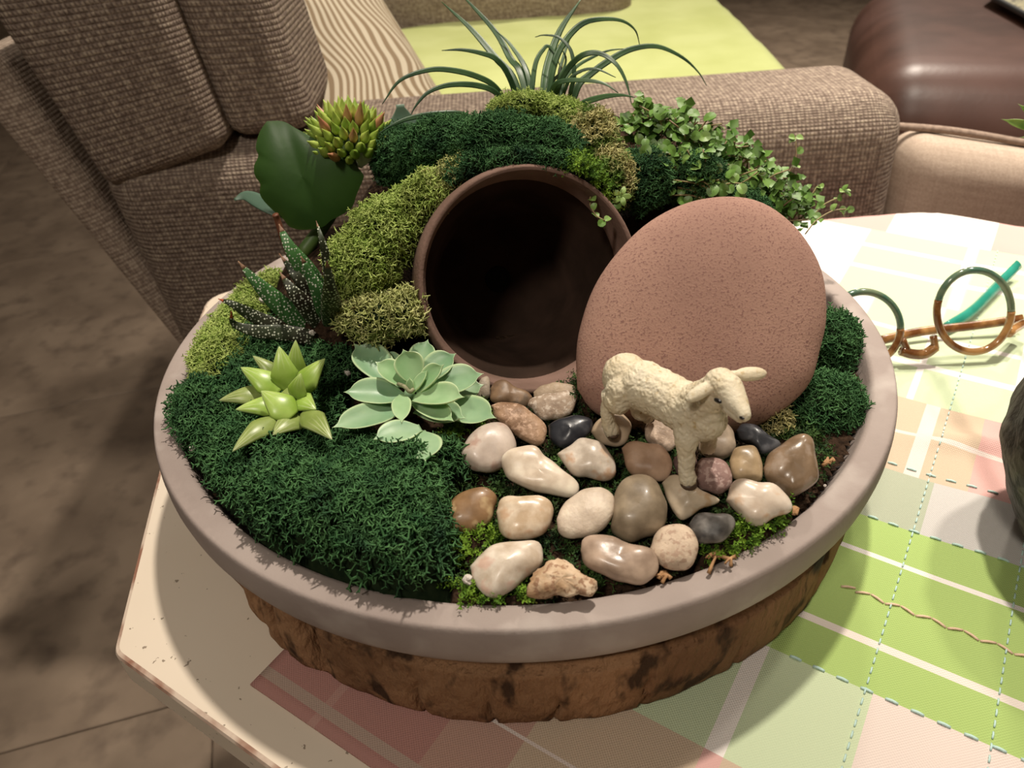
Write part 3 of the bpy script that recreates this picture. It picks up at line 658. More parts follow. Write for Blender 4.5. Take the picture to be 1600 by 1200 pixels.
for i, (_, ol, c1, c2, rg, lab, c3, th) in enumerate(PEB):
    cx = np.mean([p[0] for p in ol]); cy = np.mean([p[1] for p in ol]); g = W(cx, cy, .0055 if cy < 840 else .0030); vd = nrm(CAM - g)
    n = nrm(vd * .62 + np.array([0, 0, .42])); rough_rock = 'craggy' in lab
    loop = np.array([PL(x, y, g, n) for x, y in ol]); cc = loop.mean(0); loop = cc + (loop - cc) * .985
    sz = np.sort(np.linalg.norm(loop - cc, axis=1)); tk = np.percentile(sz, 15) * .62 * th
    v, f = pebble_solid(loop, n, tk, rings=9, seg=56, lump=.07 if not rough_rock else .05, seed=i, pw=2.5)
    if rough_rock:
        v = np.array([p + nrm(p - cc) * (.0016 * noise.noise(Vector((p * 260).tolist())) + .0012 * abs(noise.noise(Vector((p * 600).tolist())))) for p in v])
    m = mat('pebble_%s' % ['marble', 'speckled', 'quartz', 'slate'][i % 4], tuple(a * .78 for a in c1), c2, 90 + (i * 37) % 90, rg + .10, bump=.12 if rg < .4 else .5, bscale=500 if rg < .4 else 900, spec=.45, coat=.12 if rg < .32 else 0, c3=c3 or tuple(min(1, a * 1.35) for a in c2), c3scale=(150 if rg < .41 else 620), c3lo=.52, c3hi=.62 if c3 else .75, detail=10, lo=.36, hi=.62, c3max=.6 if rg < .41 else .85, bdist=.0005, sss=.08 if c2[0] > .6 else 0)
    o = mk('rock' if rough_rock else 'pebble', v, f, m); props(o, lab, 'rock' if rough_rock else 'pebble', 'pebbles in the bowl')
M_PERL = mat('perlite', (.55, .48, .42), (.8, .74, .68), 900, .9, bump=1, bscale=900)
for k, (px, py, r, z, lab) in enumerate([(732, 906, 9, .002, 'small white perlite crumb left of the large white wedge pebble'), (549, 817, 5.5, .011, 'tiny silvery white crumb on top of the dark front moss'), (467, 676, 7, .006, 'white perlite crumb in front of the pale star-shaped succulent'), (542, 583, 6, .004, 'white perlite crumb left of the big rosette'), (660, 682, 7, .008, 'white perlite crumb between the lower rosette leaves'), (1289, 759, 2.5, -.0015, 'tiny white speck on the bowl rim at the right'), (488, 520, 5, .012, 'pinkish white crumb at the foot of the spiky zebra succulent'), (388, 651, 4, .006, 'small white crumb left of the pale star-shaped succulent'), (300, 701, 5, .001, 'small beige crumb at the left edge of the moss'), (411, 468, 6, .014, 'small beige lump between the left zebra leaves')]):
    c = W(px, py, z); dp = depth_of(c); R_ = r * dp / FPX; v, f = ellipsoid(c, np.eye(3), (R_, R_ * .85, R_ * .9), 14, 9)
    v = np.array([p + nrm(p - c) * R_ * .35 * noise.noise(Vector(((p - c) / R_ * 1.6 + k * 5).tolist())) for p in v])
    props(mk('perlite_crumb', v, f, M_PERL, smooth=False), lab, 'crumb', 'perlite crumbs')
M_SCRAP = mat('dry_scrap', (.30, .15, .06), (.55, .32, .16), 300, .8)
for k, (px, py, z, s, lab) in enumerate([(640, 747, .010, 9, 'curled orange-brown dry scrap on the dark middle moss'), (1293, 722, .001, 13, 'brown dry moss scrap beside the largest glossy brown pebble'), (1245, 797, 0, 10, 'dark brown root scrap on the rim beside the orange-stained pebble'), (1128, 873, -.001, 26, 'brown bark strip under the green moss at the front right rim'), (1035, 900, -.002, 12, 'reddish brown scrap between the taupe oval and the rim'), (655, 232, .06, 12, 'brown twig on the dark moss above the cave')]):
    parts = []
    for j in range(7):
        c = W(px + random.uniform(-s, s) * .6, py + random.uniform(-s, s) * .35, z + .001) if k != 5 else P(px + random.uniform(-s, s), py + random.uniform(-s, s) * .6, .303)
        d = np.array([random.uniform(-1, 1), random.uniform(-1, 1), random.uniform(-.1, .6)]) * s * .00012
        parts.append(tube([c - d, c + np.array([0, 0, .0006]), c + d * .8 + np.array([0, 0, -.0003])], lambda q, s=s: .0006 * (1.1 - q * .6), 5, 3))
    v, f = join(parts); props(mk('dry_scrap', v, f, M_SCRAP), lab, 'plant debris', 'dry scraps')

# ---------------------------------------------------------------- moss
cav_r = RO + .001
def no_cave(q):
    d = q - OPC; h = d @ NP; rr = np.linalg.norm(d - h[:, None] * NP, axis=1)
    return ~((rr < cav_r) & (h > -.066) & (h < .02))
moss_bed('moss_patch', 'dark green moss cushion at the front left of the bowl, nearest the rim', [(520,770),(600,745),(680,745),(700,790),(704,850),(700,905),(655,932),(600,922),(545,902),(480,872),(425,845),(395,805),(440,770)], M_DARK, H=.0180, dens=.44, size=.0062, wd=.011, jit=.4)
moss_bed('moss_patch', 'dark green moss cushion directly below the big rosette succulent', [(515,705),(560,690),(640,718),(700,705),(738,738),(705,760),(620,772),(535,768)], M_DARK, H=.0095, dens=.44, size=.0058, wd=.010, jit=.4)
moss_bed('moss_patch', 'dark green moss bank along the left rim below the pale star succulent', [(268,645),(330,605),(420,660),(510,690),(522,765),(440,815),(385,800),(345,765),(320,725),(285,690)], M_DARK, H=.0085, dens=.42, size=.0058, wd=.012, jit=.4)
moss_bed('moss_patch', 'dark green moss between the zebra succulent and the star succulent', [(365,530),(450,512),(520,525),(560,560),(535,640),(510,690),(380,680),(335,610)], M_DARK, H=.0065, dens=.36, size=.0056, wd=.01)
moss_bed('moss_patch', 'bright lime moss along the left rim of the bowl', [(300,575),(322,532),(354,492),(395,455),(445,440),(450,470),(395,520),(388,560),(350,610),(310,612)], M_LIME, z0=0, H=.009, dens=.55, size=.0046)
moss_bed('fresh_moss', 'damp green moss showing between the pebbles', [(700,745),(760,700),(860,620),(900,590),(940,620),(1080,650),(1190,640),(1290,700),(1270,760),(1180,830),(1060,900),(940,925),(800,935),(715,935),(690,850)], M_BLACKGREEN, z0=-.0075, H=.0045, dens=.22, size=.005, templates=LEAFY + TUFTS[:2], hn=.002, under=M_SOIL)
moss_bed('fresh_moss', 'bright green moss strip along the front right rim', [(1085,885),(1110,850),(1160,825),(1215,800),(1240,798),(1225,825),(1180,850),(1130,870)], M_FRESH, z0=-.003, H=.004, dens=.5, size=.0045, templates=LEAFY, wd=.006, under=M_SOIL)
moss_bed('fresh_moss', 'bright green moss sprigs at the front rim between wedge pebble and rock', [(700,910),(745,915),(790,930),(835,915),(835,935),(790,945),(740,945),(705,938)], M_FRESH, z0=-.003, H=.003, dens=.45, size=.0042, templates=LEAFY, wd=.006, under=M_SOIL)
moss_bed('fresh_moss', 'yellow-green moss tuft between the brown oval and the wedge pebble', [(705,835),(760,825),(785,850),(760,880),(725,885),(712,860)], M_FRESH, z0=-.003, H=.004, dens=.5, size=.0042, templates=LEAFY, wd=.006, under=M_SOIL)
moss_bed('fresh_moss', 'ragged green moss right of the big rosette succulent', [(700,650),(745,640),(765,665),(745,690),(715,700),(690,690)], M_FRESH, z0=-.002, H=.006, dens=.45, size=.0046, templates=LEAFY, wd=.006, under=M_SOIL)
moss_bed('fresh_moss', 'green moss tuft at the foot of the leaning stone, left side', [(895,610),(925,598),(940,625),(930,650),(900,650)], M_BLACKGREEN, z0=0, H=.008, dens=.45, size=.0046, templates=LEAFY, wd=.006, under=M_SOIL)
moss_blobs('moss_clump', 'large lime green moss clump on the left flank of the cave', [(655,322,.299,62,38,40,.012),(602,368,.298,68,52,40,.015),(568,415,.295,54,54,0,.016)], M_LIME, size=.0050, dens=.50, avoid=no_cave)
moss_blobs('moss_clump', 'olive green moss clump low at the left of the cave mouth', [(583,500,.290,50,36,0,.012),(635,490,.290,32,34,0,.011)], M_OLIVE, size=.0056, dens=.30, avoid=no_cave)
moss_blobs('moss_clump', 'yellow-brown mossy fringe at the upper left edge of the cave', [(712,276,.296,46,18,30,.006),(680,300,.297,30,18,48,.007)], M_OLIVE, size=.0046, dens=.5, avoid=no_cave, templates=LEAFY + TUFTS)
moss_blobs('moss_clump', 'dark green moss blanket over the top of the cave', [(628,248,.330,48,48,0,.018),(690,235,.313,75,44,14,.017),(772,226,.302,82,44,6,.015),(850,235,.298,62,44,-8,.012),(735,264,.2915,42,15,25,.005),(790,251,.2895,42,15,8,.005),(850,250,.2885,40,14,-8,.005)], M_DARK, size=.0042, dens=.45, avoid=no_cave)
moss_blobs('moss_clump', 'lime green moss on the ridge at the foot of the grass', [(820,178,.336,62,26,5,.016),(880,192,.334,48,32,-20,.014)], M_LIME, size=.0036, dens=.6, avoid=no_cave)
moss_blobs('moss_clump', 'green leafy moss hanging over the upper right edge of the cave', [(905,266,.289,34,15,-28,.005),(885,262,.298,50,26,-25,.008),(948,300,.299,14,30,15,.004)], M_FRESH, size=.0046, dens=.5, avoid=no_cave, templates=LEAFY)
moss_blobs('moss_clump', 'pale yellow moss clump right of the cave top', [(930,225,.316,34,52,15,.013),(955,280,.308,36,42,0,.012)], M_PALE, size=.0050, dens=.42, avoid=no_cave)
moss_blobs('moss_clump', 'dark green moss under the creeping plant behind the leaning stone', [(1000,285,.318,52,50,0,.016),(1075,280,.326,60,42,-5,.016),(1150,330,.332,60,38,-25,.016)], M_DARK, size=.0040, dens=.5, avoid=no_cave)
moss_blobs('moss_clump', 'upper dark green moss tuft at the right rim beside the leaning stone', [(1295,540,.312,42,54,0,.014)], M_DARK, size=.0050, dens=.38)
moss_blobs('moss_clump', 'lower dark green moss tuft at the right rim beside the leaning stone', [(1270,640,.286,78,58,15,.013)], M_DARK, size=.0050, dens=.38)
moss_blobs('moss_clump', 'small yellow-green moss bit between the lamb\'s nose and dark moss', [(1208,655,.272,30,22,-20,.006)], M_PALE, size=.0040, dens=.6)
# earth mound that carries the moss behind the pot
v, f = ellipsoid((.015, .088, .004), np.eye(3), (.095, .036, .058), 48, 28)
v = np.array([p + .003 * noise.noise(Vector((p * 90).tolist())) for p in v]); v[:, 2] = np.maximum(v[:, 2], -.008)
v2, f2 = ellipsoid((-.075, .035, .0), np.eye(3), (.035, .05, .03), 32, 20); v2[:, 2] = np.maximum(v2[:, 2], -.008)
v3, f3 = ellipsoid((.075, .045, .0), np.eye(3), (.04, .05, .045), 32, 20); v3[:, 2] = np.maximum(v3[:, 2], -.008)
V, Fq = join([(v, f), (v2, f2), (v3, f3)]); props(mk('earth_mound', V, Fq, M_SOIL), 'dark earth mound behind the cave under the moss', 'soil', kind='stuff')

# ---------------------------------------------------------------- plants
def leaf_solid(tip, base, wpx, up, cup=.35, thick=.0011, belly=.5, style='round', arch=.15, n=14, tcurl=.0):
    """fleshy leaf; returns vertices, faces and a map (distance from midrib, distance along)"""
    tip = np.array(tip, float); base = np.array(base, float); L = np.linalg.norm(tip - base); up = nrm(up)
    hw = wpx * depth_of((tip + base) / 2) / FPX / 2
    pts = [base + (tip - base) * s + up * (arch * L * math.sin(PI * s) + tcurl * L * max(0, s - .7)) for s in (0, .25, .5, .75, .92, 1)]
    def wf(s):
        if style == 'spike':
            if s < belly: return hw * (.45 + .55 * math.sin(s / belly * PI / 2))
            return hw * max(.015, (1 - (s - belly) / (1 - belly)) ** .80)
        q = s / .90
        if q < belly: b_ = .26 + .74 * math.sin(q / belly * PI / 2) ** 1.1
        elif q < 1: b_ = math.sqrt(max(0, 1 - ((q - belly) / (1 - belly)) ** 2.3)) 
        else: b_ = 0
        return hw * max(b_, .34 * min(1, (1 - s) / .14) ** 1.3, .015)
    def tf(s): return thick * max(.12, math.sin(PI * min(1, .2 + s * .8)) ** .6)
    v, f = blade(pts, wf, tf, up, n=n, cup=cup, m=6); K = len(v) // n
    uv = np.array([(abs(math.cos(2 * PI * (i % n) / n)) , (i // n) / (K - 1)) for i in range(len(v))]); uv2 = np.array([(math.cos(2 * PI * (i % n) / n), (i // n) / (K - 1)) for i in range(len(v))])
    return v, f, (uv if style == 'round' else uv2)
# big rosette
def leaf_mat(name, c1, c2, rough=.4, sss=.15, sc=90, **k):
    return mat(name, c1, c2, sc, rough, sss=sss, spec=.45, bump=.05, bscale=300, **k)
def edged(m, edge, lo=.80, hi=1.0, stripes=0, sc=(.5, .5, .5)):
    nt = m.node_tree; N = nt.nodes; Lk = nt.links; b = N['Principled BSDF']; src = b.inputs['Base Color'].links[0].from_socket
    sp = N.new('ShaderNodeSeparateXYZ'); Lk.new(N.new('ShaderNodeUVMap').outputs[0], sp.inputs[0])
    if stripes:
        nz = N.new('ShaderNodeTexNoise'); nz.inputs['Scale'].default_value = 300; tc = N.new('ShaderNodeTexCoord'); Lk.new(tc.outputs['Object'], nz.inputs['Vector'])
        x = math_node(nt, 'SINE', math_node(nt, 'ADD', math_node(nt, 'MULTIPLY', sp.outputs[0], stripes), math_node(nt, 'MULTIPLY', nz.outputs['Fac'], 1.5)))
        x = math_node(nt, 'MULTIPLY', math_node(nt, 'ADD', x, 1), math_node(nt, 'ADD', math_node(nt, 'MULTIPLY', sp.outputs[1], .5), .0))
    else: x = math_node(nt, 'MAXIMUM', sp.outputs[0], math_node(nt, 'SUBTRACT', sp.outputs[1], .02))
    mr = N.new('ShaderNodeMapRange'); mr.inputs[1].default_value = lo; mr.inputs[2].default_value = hi; Lk.new(x, mr.inputs[0])
    mx = N.new('ShaderNodeMix'); mx.data_type = 'RGBA'; Lk.new(mr.outputs[0], mx.inputs[0]); Lk.new(src, mx.inputs[6]); mx.inputs[7].default_value = (*edge, 1); Lk.new(mx.outputs[2], b.inputs['Base Color']); return m
M_ECH = leaf_mat('powdery_green_leaf', (.20, .36, .20), (.32, .48, .28), rough=.38, sc=70); edged(M_ECH, (.55, .70, .38))
M_ECHI = leaf_mat('fresh_inner_leaf', (.27, .46, .22), (.40, .58, .32), rough=.34, sc=90); edged(M_ECHI, (.62, .76, .42))
ec = W(636, 622, .006); ech = thing('rosette_succulent', 'large pale green rosette succulent with pointed fleshy leaves beside the pebbles', 'succulent', ec)
EL = [  # tip px, tip z, base px, base z, width px, arch, cup, belly, material
 ((553,538),.020,(622,606),.011,50,.10,.30,.62,0), ((669,531),.022,(650,590),.013,38,.1,.3,.6,0), ((600,548),.017,(628,596),.011,30,.1,.3,.6,0),
 ((713,553),.020,(652,602),.012,44,.1,.35,.6,0), ((756,585),.017,(660,618),.011,50,.12,.35,.6,0), ((757,602),.010,(680,625),.008,44,.08,.3,.6,0), ((776,655),.011,(680,632),.008,50,.08,.25,.62,0),
 ((537,614),.016,(632,622),.012,46,.16,.35,.5,0), ((519,670),.015,(628,640),.009,44,.1,.30,.5,0), ((583,688),.018,(657,670),.015,42,.12,.25,.5,0), ((665,722),.017,(655,676),.014,58,.05,.15,.55,0),
 ((570,634),.008,(618,626),.008,30,.05,.2,.5,0), ((728,655),.013,(650,642),.010,42,.1,.35,.6,0), ((710,660),.016,(646,630),.012,34,.12,.4,.6,1),
 ((586,566),.023,(640,606),.014,36,.12,.4,.6,1), ((630,546),.026,(650,600),.015,42,.10,.4,.62,1), ((694,570),.026,(652,614),.016,32,.10,.45,.62,1), ((726,622),.021,(646,624),.015,42,.16,.4,.62,1),
 ((668,579),.024,(644,614),.017,16,.05,.4,.5,1), ((628,662),.018,(628,618),.016,28,.15,.3,.5,1), ((640,590),.023,(642,614),.017,12,.05,.3,.5,1)]
for (tp_, tz, bp_, bz, w_, ar, cu, be, mi_) in EL:
    t = W(*tp_, tz); b = W(*bp_, bz); out = nrm((t - ec) * np.array([1, 1, 0])); up = nrm(np.array([0, 0, 1.]) - out * .15 + nrm(CAM - t) * .5)
    v, f, uv = leaf_solid(t, b, w_ * 1.12, up, cup=cu * 1.5, thick=.0009, belly=be + .02, arch=ar * .3, tcurl=.07); mk('leaf', v, f, (M_ECH, M_ECHI)[mi_], ech, uv=uv)
M_WITH = mat('withered_leaf', (.12, .12, .06), (.35, .34, .2), 400, .7)
v, f = tube([W(622, 600, .0185), W(632, 604, .020), W(640, 612, .019), W(646, 608, .019)], .0007, 6); o = mk('withered_tip', v, f, M_WITH, ech)
v, f = tube([W(640, 640, -.008), W(638, 626, .008), W(640, 612, .016)], lambda s: .0035 * (1.1 - .6 * s), 10); mk('stem', v, f, M_ECH, ech)
# pale star succulent
def striped(name, c1, c2, line):
    m = leaf_mat(name, c1, c2, rough=.3, sss=.35, sc=60); return m
M_STAR = mat('translucent_lime_leaf', (.28, .44, .06), (.42, .58, .14), 120, .32, sss=.3, spec=.5); edged(M_STAR, (.60, .70, .36), .30, .85, 13)
M_STAR2 = mat('olive_striped_leaf', (.20, .27, .06), (.32, .40, .12), 120, .35, sss=.2, spec=.5); edged(M_STAR2, (.55, .60, .34), .25, .75, 15)
sc_ = W(450, 618, .005); star = thing('star_succulent', 'pale lime star-shaped succulent with translucent striped leaves by the left rim', 'succulent', sc_)
SL = [((462,531),.028,(463,600),.011,32,0),((436,541),.026,(450,608),.012,40,0),((508,560),.022,(468,612),.012,38,0),((395,556),.018,(440,594),.010,26,1),((376,574),.019,(437,612),.012,38,0),
      ((342,626),.011,(415,616),.010,32,1),((368,640),.012,(440,634),.010,34,0),((408,611),.019,(458,650),.013,44,0),((470,583),.024,(462,624),.014,30,0),((494,640),.014,(460,624),.013,38,0),
      ((363,706),.012,(428,655),.013,34,1),((426,680),.012,(470,650),.010,40,1),((519,687),.013,(476,645),.012,38,1),((434,549),.016,(452,590),.010,26,1)]
for (tp_, tz, bp_, bz, w_, mi_) in SL:
    t = W(*tp_, tz); b = W(*bp_, bz); up = nrm(np.array([0, 0, 1.]) + nrm(CAM - t) * .9)
    v, f, uv = leaf_solid(t, b, w_ * 1.1, up, cup=-.12, thick=.0011, belly=.36, arch=.08, style='spike'); mk('leaf', v, f, (M_STAR, M_STAR2)[mi_], star, uv=uv)
v, f = tube([W(455, 632, -.008), W(455, 622, .010)], .004, 10); mk('stem', v, f, M_STAR2, star)
# zebra succulent
def zebra_mat(name, c1, c2):
    m = mat(name, c1, c2, 60, .45, spec=.4); nt = m.node_tree; N = nt.nodes; Lk = nt.links; b = N['Principled BSDF']; src = b.inputs['Base Color'].links[0].from_socket
    tc = N.new('ShaderNodeTexCoord'); vo = N.new('ShaderNodeTexVoronoi'); vo.inputs['Scale'].default_value = 850; vo.inputs['Randomness'].default_value = .55; Lk.new(tc.outputs['Object'], vo.inputs['Vector'])
    mr = N.new('ShaderNodeMapRange'); mr.inputs[1].default_value = .36; mr.inputs[2].default_value = .28; Lk.new(vo.outputs['Distance'], mr.inputs[0])
    mx = N.new('ShaderNodeMix'); mx.data_type = 'RGBA'; Lk.new(mr.outputs[0], mx.inputs[0]); Lk.new(src, mx.inputs[6]); mx.inputs[7].default_value = (.62, .66, .52, 1); Lk.new(mx.outputs[2], b.inputs['Base Color'])
    bp = N.new('ShaderNodeBump'); bp.inputs['Strength'].default_value = .8; bp.inputs['Distance'].default_value = .0004; Lk.new(mr.outputs[0], bp.inputs['Height']); Lk.new(bp.outputs[0], b.inputs['Normal'])
    return m
M_ZG = zebra_mat('zebra_green', (.03, .10, .025), (.08, .22, .06)); M_ZD = zebra_mat('zebra_dark', (.022, .014, .010), (.035, .055, .022)); M_ZR = mat('red_leaf_tip', (.42, .05, .02), (.55, .16, .06), 200, .4); M_ZT = mat('brown_leaf_tip', (.16, .07, .04), (.30, .18, .10), 200, .6)
zb = thing('zebra_succulent', 'dark spiky zebra succulent with white dots and reddish tips at the left', 'succulent', W(500, 515, .004))
ZL = [([(372,408),(400,440),(440,478),(482,512)],[.042,.034,.022,.010],32,M_ZG,M_ZT), ([(436,350),(452,385),(482,430),(512,490)],[.052,.045,.032,.012],36,M_ZG,M_ZT), ([(437,425),(458,455),(485,485),(510,512)],[.036,.030,.020,.009],32,M_ZD,M_ZT),
      ([(511,408),(514,435),(517,470),(520,505)],[.062,.054,.040,.020],30,M_ZD,M_ZT), ([(341,467),(365,476),(400,496),(440,512)],[.026,.024,.016,.010],22,M_ZD,M_ZR), ([(361,487),(366,506),(400,517),(445,520),(490,528)],[.026,.019,.015,.012,.008],25,M_ZD,M_ZR),
      ([(494,345),(502,372),(510,405),(516,450)],[.060,.056,.048,.036],14,M_ZD,M_ZT), ([(436,396),(462,430),(488,462),(515,500)],[.040,.034,.024,.010],26,M_ZD,M_ZT), ([(470,400),(485,430),(502,465),(518,505)],[.044,.036,.026,.010],30,M_ZG,M_ZT)]
for pts, zz, w_, m_, mt in ZL:
    pp_ = [W(x, y, z) for (x, y), z in zip(pts, zz)][::-1]; hw = w_ * .38 / FPX / 2; up = nrm(CAM - pp_[1])
    cc_ = catmull(pp_, 8); k = int(len(cc_) * .86)
    wf = lambda s, hw=hw: hw * max(.06, (1 - s ** 1.8)) * (.8 + .2 * math.sin(PI * s))
    v, f = blade(cc_[:k + 1], lambda s: wf(s * .86), lambda s: wf(s * .86) * .42, up, n=12, cup=.18, m=1); lf = mk('leaf', v, f, m_, zb)
    v, f = blade(cc_[k:], lambda s: wf(.86 + s * .14), lambda s: wf(.86 + s * .14) * .42, up, n=10, cup=.18, m=1); props(mk('leaf_tip', v, f, mt, lf), 'dry reddish tip')
# kalanchoe with the big leaf and bud head
M_BIG = leaf_mat('big_dark_leaf', (.022, .065, .010), (.045, .115, .018), rough=.42, sc=25, sss=.05)
M_GREY = leaf_mat('grey_green_leaf', (.07, .13, .09), (.13, .21, .15), rough=.35, sc=25, sss=.05)
M_BUD = mat('yellow_green_bud', (.20, .34, .04), (.46, .56, .12), 120, .4, sss=.15); M_BUDR = mat('pink_bud', (.50, .20, .12), (.60, .38, .18), 120, .4, sss=.15); M_STEM = mat('green_stem', (.06, .13, .03), (.12, .2, .05), 100, .5); M_RSTEM = mat('red_stem', (.14, .04, .02), (.2, .08, .04), 100, .5)
kal = thing('kalanchoe', 'flowering succulent with one big dark scalloped leaf and a pointed bud cluster', 'plant', P(490, 380, .335))
big = [(330,235),(430,235),(520,280),(620,335),(700,380),(762,425),(788,452),(840,462),(900,520),(938,568),(940,600),(900,700),(870,780),(800,830),(740,860),(680,905),(560,920),(480,900),(440,850),(380,800),(320,740),(292,690),(296,630),(262,580),(255,520),(283,455),(266,400),(285,310)]
bo = [(330 + x * .25, 130 + y * .25) for x, y in big]; bn = nrm(nrm(CAM - P(480, 270, .31)) + np.array([-.25, 0, .0])); bc = P(480, 275, .318)
loop = np.array([PL(x, y, bc, bn) for x, y in bo]); cl_ = loop.mean(0)
dens_loop = catmull(np.vstack([loop, loop[:1]]), 4)[:-1]; V = []; NL = len(dens_loop); rings = [0, .25, .5, .72, .88, .97, 1.0]
ax_t = nrm(loop[15] - loop[1])
for sgn in (1, -1):
    for r_ in rings:
        for q in dens_loop:
            rd_ = q - cl_; rad_ = np.linalg.norm(rd_); d = rd_ * (r_ * (r_ ** 2 + (1 - r_ ** 2) * .020 / rad_)); lat = d - ax_t * d.dot(ax_t); L2 = np.linalg.norm(lat)
            bend = -6.0 * L2 ** 2 - 5.0 * (d.dot(ax_t)) ** 2 - .0010 * math.exp(-(L2 / .004) ** 2)
            V.append(cl_ + d + bn * (bend + sgn * .0009 * (1 - r_ ** 6)))
K = len(rings); Fq = []
for s_ in range(2):
    for i in range(K - 1):
        for k in range(NL):
            q = ((s_ * K + i) * NL + k, (s_ * K + i) * NL + (k + 1) % NL, (s_ * K + i + 1) * NL + (k + 1) % NL, (s_ * K + i + 1) * NL + k); Fq.append(q if s_ else q[::-1])
props(mk('big_leaf', V, Fq, M_BIG, kal), 'big dark green scalloped leaf facing the camera')
def simple_leaf(pts, wpx, up, m, name, par, thick=.0008, cup=.1):
    dpt = depth_of(pts[1]); hw = wpx * dpt / FPX / 2
    v, f = blade(pts, lambda s: hw * max(.05, math.sin(PI * min(1, max(.04, s))) ** .75), lambda s: thick * max(.2, math.sin(PI * s)), up, n=12, cup=cup); return mk(name, v, f, m, par)
simple_leaf([P(366, 312, .335), P(385, 306, .335), P(410, 318, .333), P(440, 340, .33)], 24, nrm(CAM - P(400, 310, .33)) + np.array([0, 0, .6]), M_GREY, 'grey_leaf', kal)
simple_leaf([P(625, 163, .345), P(628, 195, .348), P(615, 240, .348), P(590, 290, .345)], 62, CAM - P(615, 220, .345), M_GREY, 'grey_leaf', kal)
simple_leaf([P(685, 180, .352), P(650, 200, .352), P(620, 230, .350)], 26, CAM - P(615, 220, .345), M_GREY, 'grey_leaf', kal)
M_PETAL = mat('translucent_petal', (.42, .50, .38), (.56, .62, .50), 80, .35, sss=.3)
simple_leaf([P(562, 262, .322), P(570, 240, .320), P(584, 228, .320), P(591, 240, .321)], 30, CAM - P(575, 240, .32), M_PETAL, 'petal', kal, cup=.35)
v, f = tube([P(470, 400, .335), P(520, 330, .335), P(545, 270, .332), P(545, 225, .326)], lambda s: .0032 * (1 - .3 * s), 10); mk('stem', v, f, M_STEM, kal)
v, f = tube([P(452, 400, .326), P(442, 372, .326), P(434, 345, .324), P(430, 335, .322)], .0014, 8); mk('leaf_stalk', v, f, M_RSTEM, kal)
bcn = P(542, 208, .322); BU = nrm([.0, -.25, 1])
buds = []
for i in range(78):
    ph = math.acos(1 - 1.05 * (i + .5) / 78); th = i * 2.39996
    e1 = nrm(np.cross(BU, [0, 1, 0])); e2 = np.cross(BU, e1)
    d = math.cos(ph) * BU + math.sin(ph) * (math.cos(th) * e1 + math.sin(th) * e2)
    dr = nrm(d * .75 + BU * .65 + np.array([random.uniform(-.12, .12) for _ in range(3)]))
    st_ = bcn - BU * .006 + d * .0108 * np.array([1.15, 1.15, 1]); L_ = random.uniform(.0080, .0100)
    red = i in (1, 9, 16, 27, 38, 52, 66); buds.append((st_, st_ + dr * L_ * (1.35 if red else 1), red))
for st_, tip, red in buds:
    mid = st_ + (tip - st_) * .05; wv = .0019 if red else random.uniform(.0018, .0023)
    v, f = blade([mid, tip], lambda s, wv=wv: wv * (max(.03, 1 - (2 * s - .75) ** 2) if s < .4 else max(.04, (1 - s) / .6)) , lambda s, wv=wv: wv * (max(.03, 1 - (2 * s - .75) ** 2) if s < .4 else max(.04, (1 - s) / .6)), (.2, .3, 1), n=8, m=7)
    mk('bud', v, f, M_BUDR if red else M_BUD, kal)
    v, f = tube([st_ - (tip - st_) * .9, st_ + (tip - st_) * .2], .0005, 5, 2); mk('bud_stalk', v, f, M_STEM, kal)
v, f = ellipsoid(bcn - BU * .007, np.eye(3), (.0088, .0088, .0088)); mk('bud_core', v, f, M_STEM, kal)
